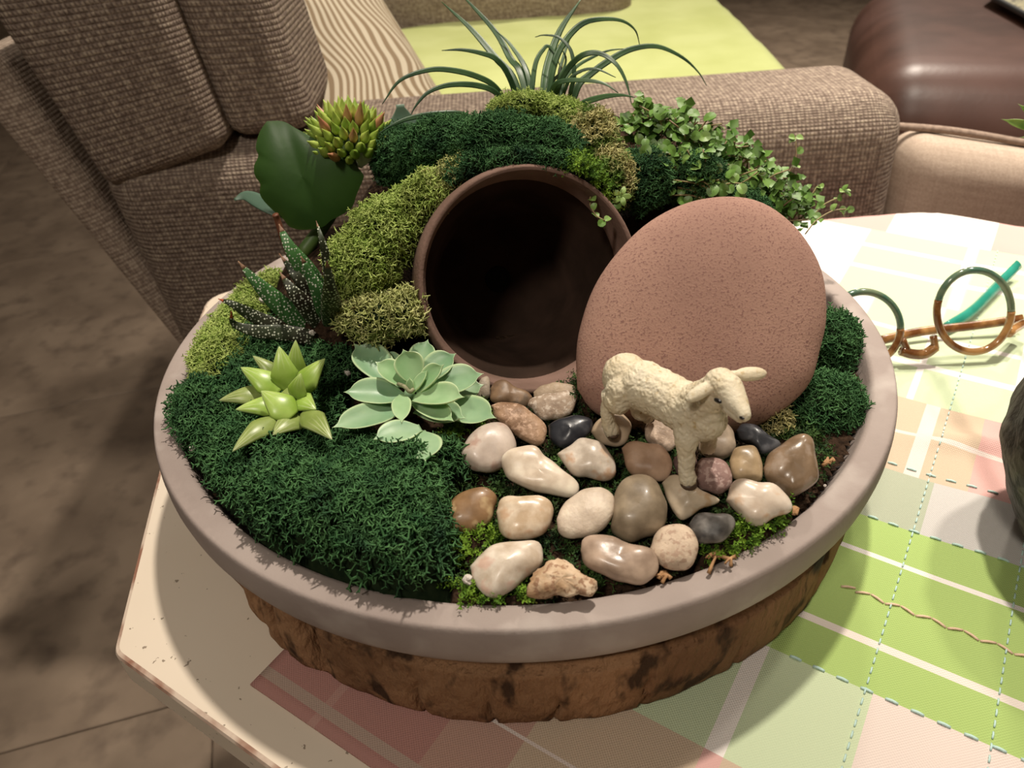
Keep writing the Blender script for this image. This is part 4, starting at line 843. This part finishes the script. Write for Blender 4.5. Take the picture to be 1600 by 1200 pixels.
# grass
M_GR = mat('grass_blade', (.018, .052, .02), (.06, .125, .045), 60, .4, spec=.5)
gr = thing('grass_tuft', 'tuft of long dark arching grass blades behind the top of the cave', 'grass plant', P(850, 160, .345))
G = [([(818,158),(800,120),(775,92),(735,45),(690,3)],[.345,.348,.352,.36,.37],9), ([(826,150),(812,112),(797,92),(772,48),(716,-14)],[.345,.35,.356,.37,.39],9), ([(832,150),(822,110),(797,70),(775,48)],[.345,.35,.358,.362],7),
     ([(812,155),(795,120),(775,93),(750,83),(720,78),(690,79)],[.345,.34,.335,.332,.33,.33],7), ([(800,165),(775,138),(745,120),(705,110),(668,110),(625,126),(597,163)],[.343,.334,.326,.32,.316,.312,.31],7),
     ([(795,165),(775,146),(745,134),(703,133),(670,144),(650,165),(641,182)],[.343,.334,.326,.32,.316,.314,.314],7), ([(760,190),(725,181),(681,179),(640,185),(612,196),(590,210)],[.335,.322,.312,.306,.303,.302],8),
     ([(828,152),(836,102),(850,76),(858,73),(868,85),(875,104)],[.345,.35,.353,.354,.354,.352],6), ([(850,165),(850,140),(856,100),(875,48),(909,-3)],[.345,.348,.352,.36,.37],10), ([(853,160),(862,115),(876,75),(903,42),(931,31),(969,32),(992,47),(1000,72)],[.345,.346,.348,.352,.356,.362,.366,.37],8),
     ([(866,160),(872,135),(890,104),(912,86),(937,84),(962,100),(978,128),(987,163)],[.345,.34,.336,.332,.33,.328,.328,.328],7), ([(888,165),(903,135),(920,118),(953,94),(987,77),(1027,73),(1066,90),(1092,114),(1104,134)],[.345,.346,.35,.356,.362,.368,.374,.378,.38],8),
     ([(886,165),(892,140),(897,118),(892,80),(873,59),(850,55),(836,58)],[.345,.342,.34,.34,.341,.342,.343],5), ([(860,160),(864,138),(881,127),(916,126),(944,131),(966,145)],[.342,.338,.334,.33,.328,.327],6), ([(880,185),(906,166),(937,153),(969,149),(992,152)],[.342,.332,.326,.32,.316],8),
     ([(872,160),(880,130),(900,105),(925,90),(952,79),(985,76)],[.345,.35,.356,.362,.368,.374],4), ([(872,158),(888,128),(906,112),(931,108),(962,121)],[.343,.34,.338,.336,.335],4), ([(870,160),(873,120),(880,90),(890,60),(900,40)],[.347,.352,.358,.365,.37],4),
     ([(846,160),(862,130),(878,112),(884,90),(872,70)],[.346,.35,.352,.353,.353],4)]
for pts, dd, w_ in G:
    pp_ = [P(x, y, d) for (x, y), d in zip(pts, dd)]; pp_[0] = pp_[0] + np.array([0, 0, -.004]); hw = w_ * .46 / FPX / 2
    v, f = blade(pp_, lambda s, hw=hw: hw * (1 - s ** 3) * .95 + .00012, lambda s: .00028, nrm(CAM - pp_[1]) + np.array([.3, 0, .4]), n=6, cup=.35, m=6); mk('blade', v, f, M_GR, gr)
# creeping plant
M_CR = [mat('creeping_leaf', (.08, .19, .025), (.17, .31, .06), 90, .45, sss=.1), mat('light_creeping_leaf', (.15, .29, .05), (.28, .42, .11), 90, .45, sss=.1)]; M_CS = mat('creeper_stem', (.22, .14, .07), (.30, .24, .10), 90, .6)
crp = thing('creeping_plant', 'creeping plant with tiny round green leaves trailing behind the leaning stone', 'plant', P(1080, 300, .33))
anchors = [(1000,200,.326,40,35),(1040,190,.325,45,28),(1080,215,.322,55,35),(1060,265,.315,60,32),(1010,265,.312,35,32),(1120,240,.330,55,30),(1130,285,.322,60,28),(1180,285,.334,55,30),(1215,320,.338,40,30),(1240,325,.342,30,28),(1020,185,.33,24,14),(1100,300,.316,70,22),(1150,250,.334,50,30)]
rl = random.Random(3)
def round_leaf_mesh(m, fold=.2):
    V = []; k = 10
    for sgn in (1, -1):
        for r_ in (0, .6, 1):
            for i in range(k):
                a = 2 * PI * i / k; x = r_ * math.cos(a) * (.5 if math.cos(a) > 0 else .5) + .5; y = r_ * math.sin(a) * .46
                V.append((x, y, abs(y) * fold * 1.2 - (x - .5) ** 2 * .3 + sgn * .03 * (1 - r_)))
    Fq = []
    for s_ in range(2):
        for i in range(2):
            for j in range(k):
                q = ((s_ * 3 + i) * k + j, (s_ * 3 + i) * k + (j + 1) % k, (s_ * 3 + i + 1) * k + (j + 1) % k, (s_ * 3 + i + 1) * k + j); Fq.append(q[::-1] if s_ else q)
    me = bpy.data.meshes.new('leaf'); me.from_pydata(V, [], Fq); me.polygons.foreach_set('use_smooth', [True] * len(me.polygons)); me.materials.append(m); return me
RLM = [round_leaf_mesh(M_CR[0]), round_leaf_mesh(M_CR[1], .35)]
crp_o = np.array(crp.location)
def put_leaf(p, size, nn=None):
    me = RLM[1 if rl.random() < .35 else 0]; o = bpy.data.objects.new('leaf', me); COL.objects.link(o); o.parent = crp
    n_ = nrm(np.array([rl.uniform(-.7, .7), rl.uniform(-1.1, .3), rl.uniform(.3, 1.1)])); d = nrm(np.cross(n_, [rl.uniform(-1, 1), rl.uniform(-1, 1), rl.uniform(-1, 1)])); y = np.cross(n_, d); c = p - crp_o
    o.matrix_local = Matrix(((d[0] * size, y[0] * size, n_[0] * size, c[0]), (d[1] * size, y[1] * size, n_[1] * size, c[1]), (d[2] * size, y[2] * size, n_[2] * size, c[2]), (0, 0, 0, 1)))
nl = 0
stems = []; LEAFPTS = []
for (x, y, d, sx, sy) in anchors:
    for k in range(13 if sx > 25 else 4):
        p0 = P(x + rl.uniform(-.5, .5) * sx, y + 25, d + .006); p2 = P(x + rl.uniform(-1, 1) * sx, y + rl.uniform(-1, .3) * sy, d - .002 + rl.uniform(-.006, .004)); p1 = (p0 + p2) / 2 + np.array([rl.uniform(-.004, .004), rl.uniform(-.004, .004), rl.uniform(.001, .005)])
        stems.append([p0, p1, p2]); cc_ = catmull([p0, p1, p2], 5)
        for q in cc_[4::2]: LEAFPTS.append(q + np.array([rl.uniform(-.003, .003) for _ in range(3)]))
LEAFPTS.sort(key=depth_of)
for q in LEAFPTS[:240]: put_leaf(q, rl.uniform(.0036, .0058))
if len(LEAFPTS) > 240:
    lt = np.array([[0, 0, 0], [.5, .45, .08], [1, 0, -.1], [.5, -.45, .08]]) - [.5, 0, 0]
    v, f = scatter(np.array(LEAFPTS[240:] * 2) + rng.normal(0, .0025, (2 * len(LEAFPTS[240:]), 3)), np.tile([0., -.6, .8], (2 * len(LEAFPTS[240:]), 1)), .0044, [(lt, np.array([(0, 1, 2), (0, 2, 3)]))], .5)
    props(mk('foliage', v, f, M_CR[0], crp), kind='stuff')
trail = [[(1225,345,.335),(1262,342,.334),(1290,318,.333),(1312,308,.333),(1318,298,.333)],[(1258,366,.325),(1275,345,.325),(1300,330,.326),(1322,327,.326)],[(1235,315,.338),(1262,310,.338),(1278,290,.338)],[(1130,240,.335),(1140,215,.337),(1144,200,.337)],[(1225,280,.34),(1243,250,.342),(1243,215,.342)],[(938,215,.308),(942,260,.302),(922,310,.293),(930,335,.290),(945,345,.289)],[(985,250,.305),(975,290,.299),(960,315,.297)]]
for tr_ in trail:
    pp_ = [P(*q) for q in tr_]; stems.append(pp_); cc_ = catmull(pp_, 3)
    for q in list(cc_[2::2]) + [cc_[-1]]: put_leaf(q, rl.uniform(.0028, .0040)); nl += 1
    put_leaf(cc_[-1], .0034); put_leaf(cc_[-1], .003)
for s_ in stems: v, f = tube(s_, .00035, 4, 3); mk('stem', v, f, M_CS, crp)
# star shaped lighter sprig
for k in range(5):
    a = k * 2 * PI / 5; c = P(971, 307, .296); d = RGT * math.cos(a) + UPV * math.sin(a); v, f, _u = leaf_solid(c + d * .0042, c, 9, CAM - c, cup=.1, thick=.0002); mk('leaf', v, f, M_CR[1], crp)

# ---------------------------------------------------------------- lamb
def sweepball(pts):   # spheres/capsule chain as overlapping solids for the voxel union
    parts = []
    for i in range(len(pts) - 1):
        (a, ra), (b, rb) = pts[i], pts[i + 1]; a = np.array(a); b = np.array(b); n_ = max(2, int(np.linalg.norm(b - a) / (min(ra, rb) * .35)))
        for t in np.linspace(0, 1, n_): parts.append(ellipsoid(a + (b - a) * t, np.eye(3), [ra + (rb - ra) * t] * 3, 14, 9))
    return parts
def LP(px, py, d, r): return (P(px, py, d), r * (1.13 if r < 18 else 1.02) * d / FPX)
lam_base = (P(1075, 757, .2367) + P(957, 678, .2576)) / 2
lamb = thing('lamb_figurine', 'cream white toy lamb figurine standing on the pebbles and facing right', 'figurine', lam_base)
body = []
body += sweepball([LP(978, 588, .249, 36), LP(1005, 602, .244, 39), LP(1045, 622, .238, 39), LP(1085, 645, .233, 41), LP(1103, 655, .230, 33)])
body += sweepball([LP(1085, 635, .231, 36), LP(1108, 620, .224, 30), LP(1124, 606, .2195, 27)])
body += sweepball([LP(1096, 660, .231, 30), LP(1112, 640, .226, 24)])
body += sweepball([LP(962, 578, .252, 17), LP(954, 590, .253, 12), LP(953, 602, .254, 9)])
head = sweepball([LP(1126, 600, .2180, 26), LP(1138, 608, .2150, 24), LP(1150, 628, .2120, 17), LP(1160, 643, .2095, 11.5), LP(1162, 648, .2090, 10.5)])
head += sweepball([LP(1140, 632, .214, 14), LP(1156, 652, .2105, 8)])
legs_near_r = sweepball([LP(975, 610, .246, 29), LP(966, 626, .2465, 22), LP(954, 622, .249, 13), LP(948, 616, .2505, 8)]) + sweepball([LP(955, 622, .249, 12), LP(949, 640, .252, 10), LP(950, 660, .2545, 9.5), LP(955, 672, .2560, 11), LP(957, 676, .2568, 10)])
legs_far_r = sweepball([LP(1000, 625, .251, 20), LP(1003, 640, .254, 16), LP(1006, 643, .256, 13), LP(1012, 651, .258, 9.5)])
legs_near_f = sweepball([LP(1078, 665, .2325, 27), LP(1073, 688, .2325, 17), LP(1072, 705, .233, 13), LP(1073, 720, .2338, 12.5), LP(1072, 735, .2345, 11), LP(1075, 748, .2350, 12.5)])
legs_far_f = sweepball([LP(1103, 665, .236, 18), LP(1107, 685, .241, 12), LP(1107, 697, .2440, 11), LP(1106, 702, .2450, 10)])
def ear(rx, ry, rd, tx, ty, td, w_):
    a, b = P(rx, ry, rd), P(tx, ty, td); ax = nrm(b - a); up = nrm(CAM - a + np.array([0, 0, .1])); s = nrm(np.cross(ax, up)); up = np.cross(s, ax); L_ = np.linalg.norm(b - a)
    return [ellipsoid(a + ax * L_ * .52, [ax, s, up], (L_ * .56, w_ * rd / FPX, .0016), 18, 12)] + sweepball([(a - ax * .0012, .0014), (a + ax * .003, .0013)])
ears = ear(1117, 598, .2165, 1074, 625, .2160, 11.5) + ear(1147, 586, .2215, 1195, 583, .2225, 12)
V, Fq = join(body + head + legs_near_r + legs_far_r + legs_near_f + legs_far_f + ears)
M_LAMB = mat('cream_lamb', (.70, .60, .42), (.80, .72, .55), 130, .55, bump=.45, bscale=900, spec=.35, sss=.08, bdist=.0006, c3=(.52, .38, .18), c3scale=420, c3lo=.62, c3hi=.78)
raw = mk('raw', V, Fq, M_LAMB); rm_ = raw.modifiers.new('r', 'REMESH'); rm_.mode = 'VOXEL'; rm_.voxel_size = .00036; rm_.use_smooth_shade = True
s_m = raw.modifiers.new('s', 'SMOOTH'); s_m.factor = .5; s_m.iterations = 5
dg = bpy.context.evaluated_depsgraph_get(); em = bpy.data.meshes.new_from_object(raw.evaluated_get(dg)); rloc = np.array(raw.location)
co = np.empty(len(em.vertices) * 3, np.float32); em.vertices.foreach_get('co', co); co = co.reshape(-1, 3).astype(float) + rloc
no = np.empty(len(em.vertices) * 3, np.float32); em.vertices.foreach_get('normal', no); no = no.reshape(-1, 3)
hc = P(1138, 612, .2145); fc = P(1152, 632, .212); ec1 = P(1093, 614, .217); ec2 = P(1175, 584, .222)
for i in range(len(co)):
    p = co[i]; kf = min(1, max(0, (np.linalg.norm(p - fc) - .0048) / .002)) * min(1, max(0, (np.linalg.norm(p - ec2) - .0045) / .001)) * min(1, max(0, (np.linalg.norm(p - ec1) - .0032) / .001))
    if kf > 0:
        q = Vector((p * 620).tolist()); w1 = noise.noise(q); w2 = abs(noise.noise(Vector((p * 1050 + 5).tolist())))
        co[i] = p + no[i] * kf * (.00022 * w1 - .00055 * (w2 - .2))
em.vertices.foreach_set('co', (co - np.array(lamb.location)).astype(np.float32).ravel()); em.update(); em.name = 'body'
em.polygons.foreach_set('use_smooth', [True] * len(em.polygons))
bo_ = bpy.data.objects.new('body', em); COL.objects.link(bo_); bo_.parent = lamb
bpy.data.objects.remove(raw)
M_EYE = mat('black_paint', (.01, .008, .008), rough=.25); M_HOOF = mat('dark_brown_hoof', (.06, .035, .02), (.12, .07, .04), 300, .5)
xh = nrm(P(1126, 628, .2105) - P(1116, 622, .2120))
v, f = ellipsoid(P(1121.5, 626, .2091), [xh, nrm(np.cross(xh, FWD)), FWD], (.00135, .00065, .0012), 16, 10); props(mk('eye', v, f, M_EYE, lamb), 'black eye')
v, f = ellipsoid(P(1159, 653, .2066), [xh, nrm(np.cross(xh, FWD)), FWD], (.0008, .00045, .0008), 12, 8); props(mk('nostril', v, f, M_EYE, lamb), 'dark nostril')
for (x, y, d, r) in ((1076, 756, .2356, 13.5), (957, 678.5, .2562, 10), (1015, 655, .2585, 8), (1106, 705, .2453, 10)):
    c = P(x, y, d); R_ = r * d / FPX; v, f = ellipsoid(c, np.eye(3), (R_, R_, R_ * .55), 18, 10); mk('hoof', v, f, M_HOOF, lamb)

# ---------------------------------------------------------------- glasses
def gl_mat(name, c, c2=None, tr=.35):
    return mat(name, c, c2, 90, .12, trans=tr, spec=.5, coat=.3, lo=.4, hi=.6)
M_TEAL = gl_mat('teal_acetate', (.02, .22, .16), (.03, .28, .21), 0); M_TORT = gl_mat('tortoise_acetate', (.14, .05, .015), (.42, .22, .08), 0); M_GRN = gl_mat('grey_green_acetate', (.06, .13, .09), (.16, .20, .12), 0); M_LENS = bpy.data.materials.new('clear_lens'); M_LENS.use_nodes = True
b_ = M_LENS.node_tree.nodes['Principled BSDF']; b_.inputs['Base Color'].default_value = (1, 1, 1, 1); b_.inputs['Transmission Weight'].default_value = 1; b_.inputs['Roughness'].default_value = 0; b_.inputs['IOR'].default_value = 1.02; b_.inputs['Alpha'].default_value = .25
gb = W(1450, 568, TZ + .003); gn = nrm([-.02, -.95, .30]); gls = thing('eyeglasses', 'round eyeglasses with tortoise and teal green frame on the tablecloth', 'glasses', gb)
def GP(x, y, dz=0): return PL(x, y, gb, gn) + gn * dz
def ring(cx, cy, rx, ry, rot, name_parts):
    pts = []
    for k in range(49):
        a = 2 * PI * k / 48; x = rx * math.cos(a); y = ry * math.sin(a); c_, s_ = math.cos(rot), math.sin(rot)
        pts.append(GP(cx + x * c_ - y * s_, cy + x * s_ + y * c_))
    return pts
for (cx, cy, rx, ry, rot) in ((1522, 486, 58, 64, .15), (1350, 512, 57, 56, .15)):
    rp = ring(cx, cy, rx, ry, rot, None)
    # top half green, bottom half tortoise (image y grows downward)
    v, f = tube(rp[25:48], .0018, 10, 2); r1 = mk('rim_top', v, f, M_GRN, gls); v, f = tube(rp[47:49] + rp[1:26], .0019, 10, 2); props(mk('rim_bottom', v, f, M_TORT, gls), 'tortoise lower rim')
    cenr = np.mean(rp[:48], axis=0); V = [cenr + (p - cenr) * .985 + gn * .0004 for p in rp[:48]] + [cenr + (p - cenr) * .985 - gn * .0004 for p in rp[:48]]
    Fq = [tuple(range(48)), tuple(range(95, 47, -1))] + [(k, 48 + k, 48 + (k + 1) % 48, (k + 1) % 48) for k in range(48)]; mk('lens', V, Fq, M_LENS, gls, smooth=False)
v, f = tube([GP(1408, 548), GP(1425, 553), GP(1445, 553), GP(1462, 542)], .0026, 10); mk('bridge', v, f, M_TORT, gls)
v, f = tube([GP(1410, 530), GP(1418, 548)], .0018, 8); mk('nose_pad', v, f, M_TORT, gls); v, f = tube([GP(1458, 525), GP(1462, 545)], .0018, 8); mk('nose_pad', v, f, M_TORT, gls)
tA = [W(1478, 512, TZ + .006), W(1520, 485, TZ + .008), W(1560, 445, TZ + .010), W(1592, 413, TZ + .012)]
v, f = blade(tA, lambda s: .0028, lambda s: .0011, (0, -.8, .6), n=10); mk('temple_arm', v, f, M_TEAL, gls).__setitem__('label', 'teal green temple arm')
tB = [W(1375, 532, TZ + .006), W(1440, 518, TZ + .007), W(1520, 509, TZ + .008), W(1598, 498, TZ + .010)]
v, f = blade(tB, lambda s: .0024, lambda s: .0011, (0, -.8, .6), n=10); mk('temple_arm', v, f, M_TORT, gls)
v, f = tube([GP(1575, 520), W(1600, 505, TZ + .012)], .0026, 8); mk('hinge', v, f, M_TORT, gls)

# ---------------------------------------------------------------- dark vase with plant at the right edge
M_VASE = mat('dark_bark_glaze', (.010, .008, .006), (.045, .036, .026), 55, .6, bump=1, bscale=90, spec=.35, c3=(.10, .09, .07), c3scale=70, c3lo=.58, c3hi=.66, bdist=.004)
vc = W(1745, 860, TZ + .002)
vz = thing('dark_vase', 'dark mottled bark-textured pot cut off by the right edge', 'pot', (vc[0], vc[1], TZ + .0045))
pr_ = catmull(np.array([(.001, .0, 0), (.030, .0, 0), (.040, .012, 0), (.050, .035, 0), (.0515, .050, 0), (.047, .066, 0), (.040, .076, 0), (.037, .078, 0), (.034, .075, 0), (.034, .060, 0), (.001, .058, 0)]), 4)[:, :2]
v, f = lathe([(a, TZ + .0045 + b) for a, b in pr_], 96, (vc[0], vc[1], 0)); v = np.array([p + nrm((p - np.array([vc[0], vc[1], p[2]])) + 1e-9) * .0022 * noise.noise(Vector((p * 75).tolist())) for p in v]); mk('pot_body', v, f, M_VASE, vz)
vp = thing('leafy_plant', 'light green leaves reaching in at the right edge above the dark pot', 'plant', (vc[0], vc[1], TZ + .065))
for k, (x, y, bx, by, w_) in enumerate(((1564, 186, 1640, 205, 15), (1590, 162, 1640, 195, 12), (1592, 215, 1650, 210, 8))):
    v, f, _u = leaf_solid(P(x, y, .36), P(bx, by, .365), w_, nrm(CAM - P(x, y, .36)), thick=.0005); mk('leaf', v, f, M_CR[1], vp)
v, f = tube([(vc[0], vc[1], TZ + .06), np.array([vc[0], vc[1], TZ + .10]) + np.array([.01, .02, 0]), P(1650, 205, .366)], .0018, 8); mk('stem', v, f, M_STEM, vp)

# ---------------------------------------------------------------- recliner
M_TW = tweed('brown_tweed', (.155, .115, .092), (.235, .18, .145), (.41, .335, .26), pu=.0030, pv=.0036); M_TW2 = tweed('light_tweed', (.22, .165, .13), (.34, .265, .21), (.50, .41, .33), pu=.003, pv=.003, streak=40, bump=.4)
M_SMOOTH = tweed('plain_beige_weave', (.36, .28, .22), (.42, .33, .26), (.48, .385, .31), pu=.0014, pv=.0014, bump=.25, streak=30)
M_PIPE = mat('brown_piping', (.20, .14, .105), (.30, .22, .17), 300, .9)
rec = thing('recliner', 'brown tweed upholstered recliner behind the side table', 'armchair', (.1, .5, FZ))
def quadbox(px4, Y, dep, dx=0., dz=0.):
    """near face through four pixels (bl, br, tr, tl) at y=Y, pushed back by dep"""
    bl, br, tr, tl = [YP(x, y, Y) for x, y in px4]; o = np.array([dx, dep, dz])
    return [bl, br, br + o, bl + o, tl, tr, tr + o, tl + o]
def cush(name, c8, r, m, puff=0., par=rec, **k):
    v, f, uv = cushion(c8, r, puff=puff); o = mk(name, v, f, m, par, uv=uv)
    if k.get('label'): o['label'] = k['label']
    return o
# near arm: left part under the back, right part the rolled pad
cush('arm', [(-.262, .262, -.40), (.320, .270, -.40), (.320, .385, -.40), (-.262, .385, -.40), (-.300, .262, -.004), (.300, .268, .000), (.300, .385, .000), (-.300, .385, -.004)], .032, M_TW, .0)
cush('seat_front', [(.325, .285, -.42), (.62, .285, -.42), (.62, .345, -.42), (.325, .345, -.42), (.312, .285, -.040), (.62, .285, -.105), (.62, .345, -.105), (.312, .345, -.040)], .026, M_SMOOTH, .0, label='smooth light beige front section of the recliner')
cush('back_cushion', quadbox([(168, 303), (356, 232), (222, -90), (-75, -60)], .262, .16), .012, M_TW, .01)
cush('back_cushion', quadbox([(358, 222), (492, 205), (385, -90), (226, -90)], .275, .11), .014, M_TW, .01)
cush('back_shell', quadbox([(290, 560), (318, 540), (-10, 80), (-90, 100)], .285, .40), .012, M_TW2, .0)
cush('seat', [(-.16, .39, -.35), (.34, .39, -.35), (.34, .97, -.35), (-.16, .97, -.35), (-.16, .39, -.13), (.34, .39, -.13), (.34, .97, -.13), (-.16, .97, -.13)], .04, M_TW)
cush('far_arm', [(-.35, .98, -.45), (.22, .98, -.45), (.22, 1.15, -.45), (-.35, 1.15, -.45), (-.35, .98, .02), (.22, .98, -.02), (.22, 1.15, -.02), (-.35, 1.15, .02)], .05, M_TW2)
for x in (-.2, .5):
    for y in (.34, 1.0): cush('foot', box8(x - .025, x + .025, y - .025, y + .025, FZ, -.38), .006, M_PIPE)
v, f = tube([(.290, .318, -.036), (.36, .318, -.046), (.45, .318, -.066), (.62, .318, -.101)], .003, 8); mk('piping', v, f, M_PIPE, rec)

M_LIMEC = mat('lime_towelling', (.56, .62, .20), (.66, .72, .28), 14, .95, bump=.5, bscale=350, spec=.1, sheen=.4)
gz = -.075
g1, g2, g3, g4 = W(640, 230, gz), W(1285, 150, gz), W(1110, -22, gz), W(590, 48, gz)
v, f, uv = cushion([g1 - [0, 0, .05], g2 - [0, 0, .05], g3 - [0, 0, .05], g4 - [0, 0, .05], g1, g2, g3, g4], .022, puff=.03)
v = np.array([p + np.array([0, 0, .004 * noise.noise(Vector((p * 14).tolist()))]) for p in v])
props(mk('seat_cushion', v, f, M_LIMEC, uv=uv), 'lime green towelling cushion lying on the recliner seat', 'cushion')
# seam piping along the cushion front edge
M_LP = mat('lime_piping', (.42, .47, .09), rough=.9)

# striped throw pillow
def pillow_mat():
    m = mat('striped_pillow', (.5, .42, .3), rough=.85, spec=.2); nt = m.node_tree; N = nt.nodes; Lk = nt.links; b = N['Principled BSDF']
    uv = N.new('ShaderNodeUVMap').outputs[0]; nz = N.new('ShaderNodeTexNoise'); nz.inputs['Scale'].default_value = 9; nz.inputs['Detail'].default_value = 1; Lk.new(uv, nz.inputs['Vector'])
    sp = N.new('ShaderNodeSeparateXYZ'); Lk.new(uv, sp.inputs[0])
    a = math_node(nt, 'SINE', math_node(nt, 'ADD', math_node(nt, 'ADD', math_node(nt, 'MULTIPLY', sp.outputs[0], 640.), math_node(nt, 'MULTIPLY', math_node(nt, 'SINE', math_node(nt, 'MULTIPLY', sp.outputs[1], 28.)), 9.)), math_node(nt, 'MULTIPLY', nz.outputs['Fac'], 60.)))
    cr = N.new('ShaderNodeValToRGB'); cr.color_ramp.elements[0].position = .36; cr.color_ramp.elements[0].color = (.25, .18, .11, 1); cr.color_ramp.elements[1].position = .60; cr.color_ramp.elements[1].color = (.54, .47, .355, 1)
    mr = N.new('ShaderNodeMapRange'); mr.inputs[1].default_value = -1; mr.inputs[2].default_value = 1; Lk.new(a, mr.inputs[0]); Lk.new(mr.outputs[0], cr.inputs[0]); Lk.new(cr.outputs[0], b.inputs['Base Color']); return m
pc = [P(420, -60, .64), P(490, 215, .58), P(738, 215, .66), P(585, -30, .74)]
back = np.array([-.015, .055, -.01])
v, f, uv = cushion([pc[1], pc[2], pc[2] + back, pc[1] + back, pc[0], pc[3], pc[3] + back, pc[0] + back], .024, puff=.30, puffax=(0, 1, 0))
props(mk('throw_pillow', v, f, pillow_mat(), uv=uv), 'cream and brown wavy striped pillow leaning on the recliner back', 'pillow')

# leather ottoman
M_LEA = mat('dark_brown_leather', (.075, .032, .022), (.12, .055, .04), 14, .42, bump=.12, bscale=160, spec=.5, c3=(.17, .09, .075), c3scale=6, c3lo=.5, c3hi=.8)
oz = -.10
v, f, uv = cushion([(.44, .66, FZ + .04), (1.05, .42, FZ + .04), (1.30, .95, FZ + .04), (.66, 1.22, FZ + .04), (.44, .66, oz), (1.05, .42, oz), (1.30, .95, oz), (.66, 1.22, oz)], .07, puff=.03)
ott = thing('leather_ottoman', 'dark brown leather ottoman beyond the recliner at top right', 'ottoman', (.9, .8, FZ)); mk('leather_body', v, f, M_LEA, ott)
for x, y in ((.62, .70), (1.08, .58), (1.2, .95), (.74, 1.05)): cush('foot', box8(x - .02, x + .02, y - .02, y + .02, FZ, FZ + .05), .005, M_PIPE, par=ott)
M_PAPER = mat('patterned_print', (.62, .56, .34), (.45, .42, .30), 60, .5, c3=(.06, .05, .04), c3scale=90, c3lo=.56, c3hi=.60); M_BLK = mat('black_edge', (.02, .02, .02), rough=.5)
t0 = [W(1538, -6, oz + .016), W(1612, 34, oz + .016), W(1690, -20, oz + .016), W(1610, -60, oz + .016)]
tr_o = thing('magazine', 'patterned cream magazine with black border on the leather ottoman', 'magazine', t0[0] - np.array([0, 0, .004]))
dz = np.array([0, 0, .006]); v, f, uv = cushion([q for q in t0] + [q + dz for q in t0], .0015); mk('cover', v, f, M_PAPER, tr_o)
v, f = tube([t0[0] + dz * .6 + np.array([0, -.004, 0]), t0[1] + dz * .6 + np.array([0, -.004, 0])], .004, 8); mk('border', v, f, M_BLK, tr_o)
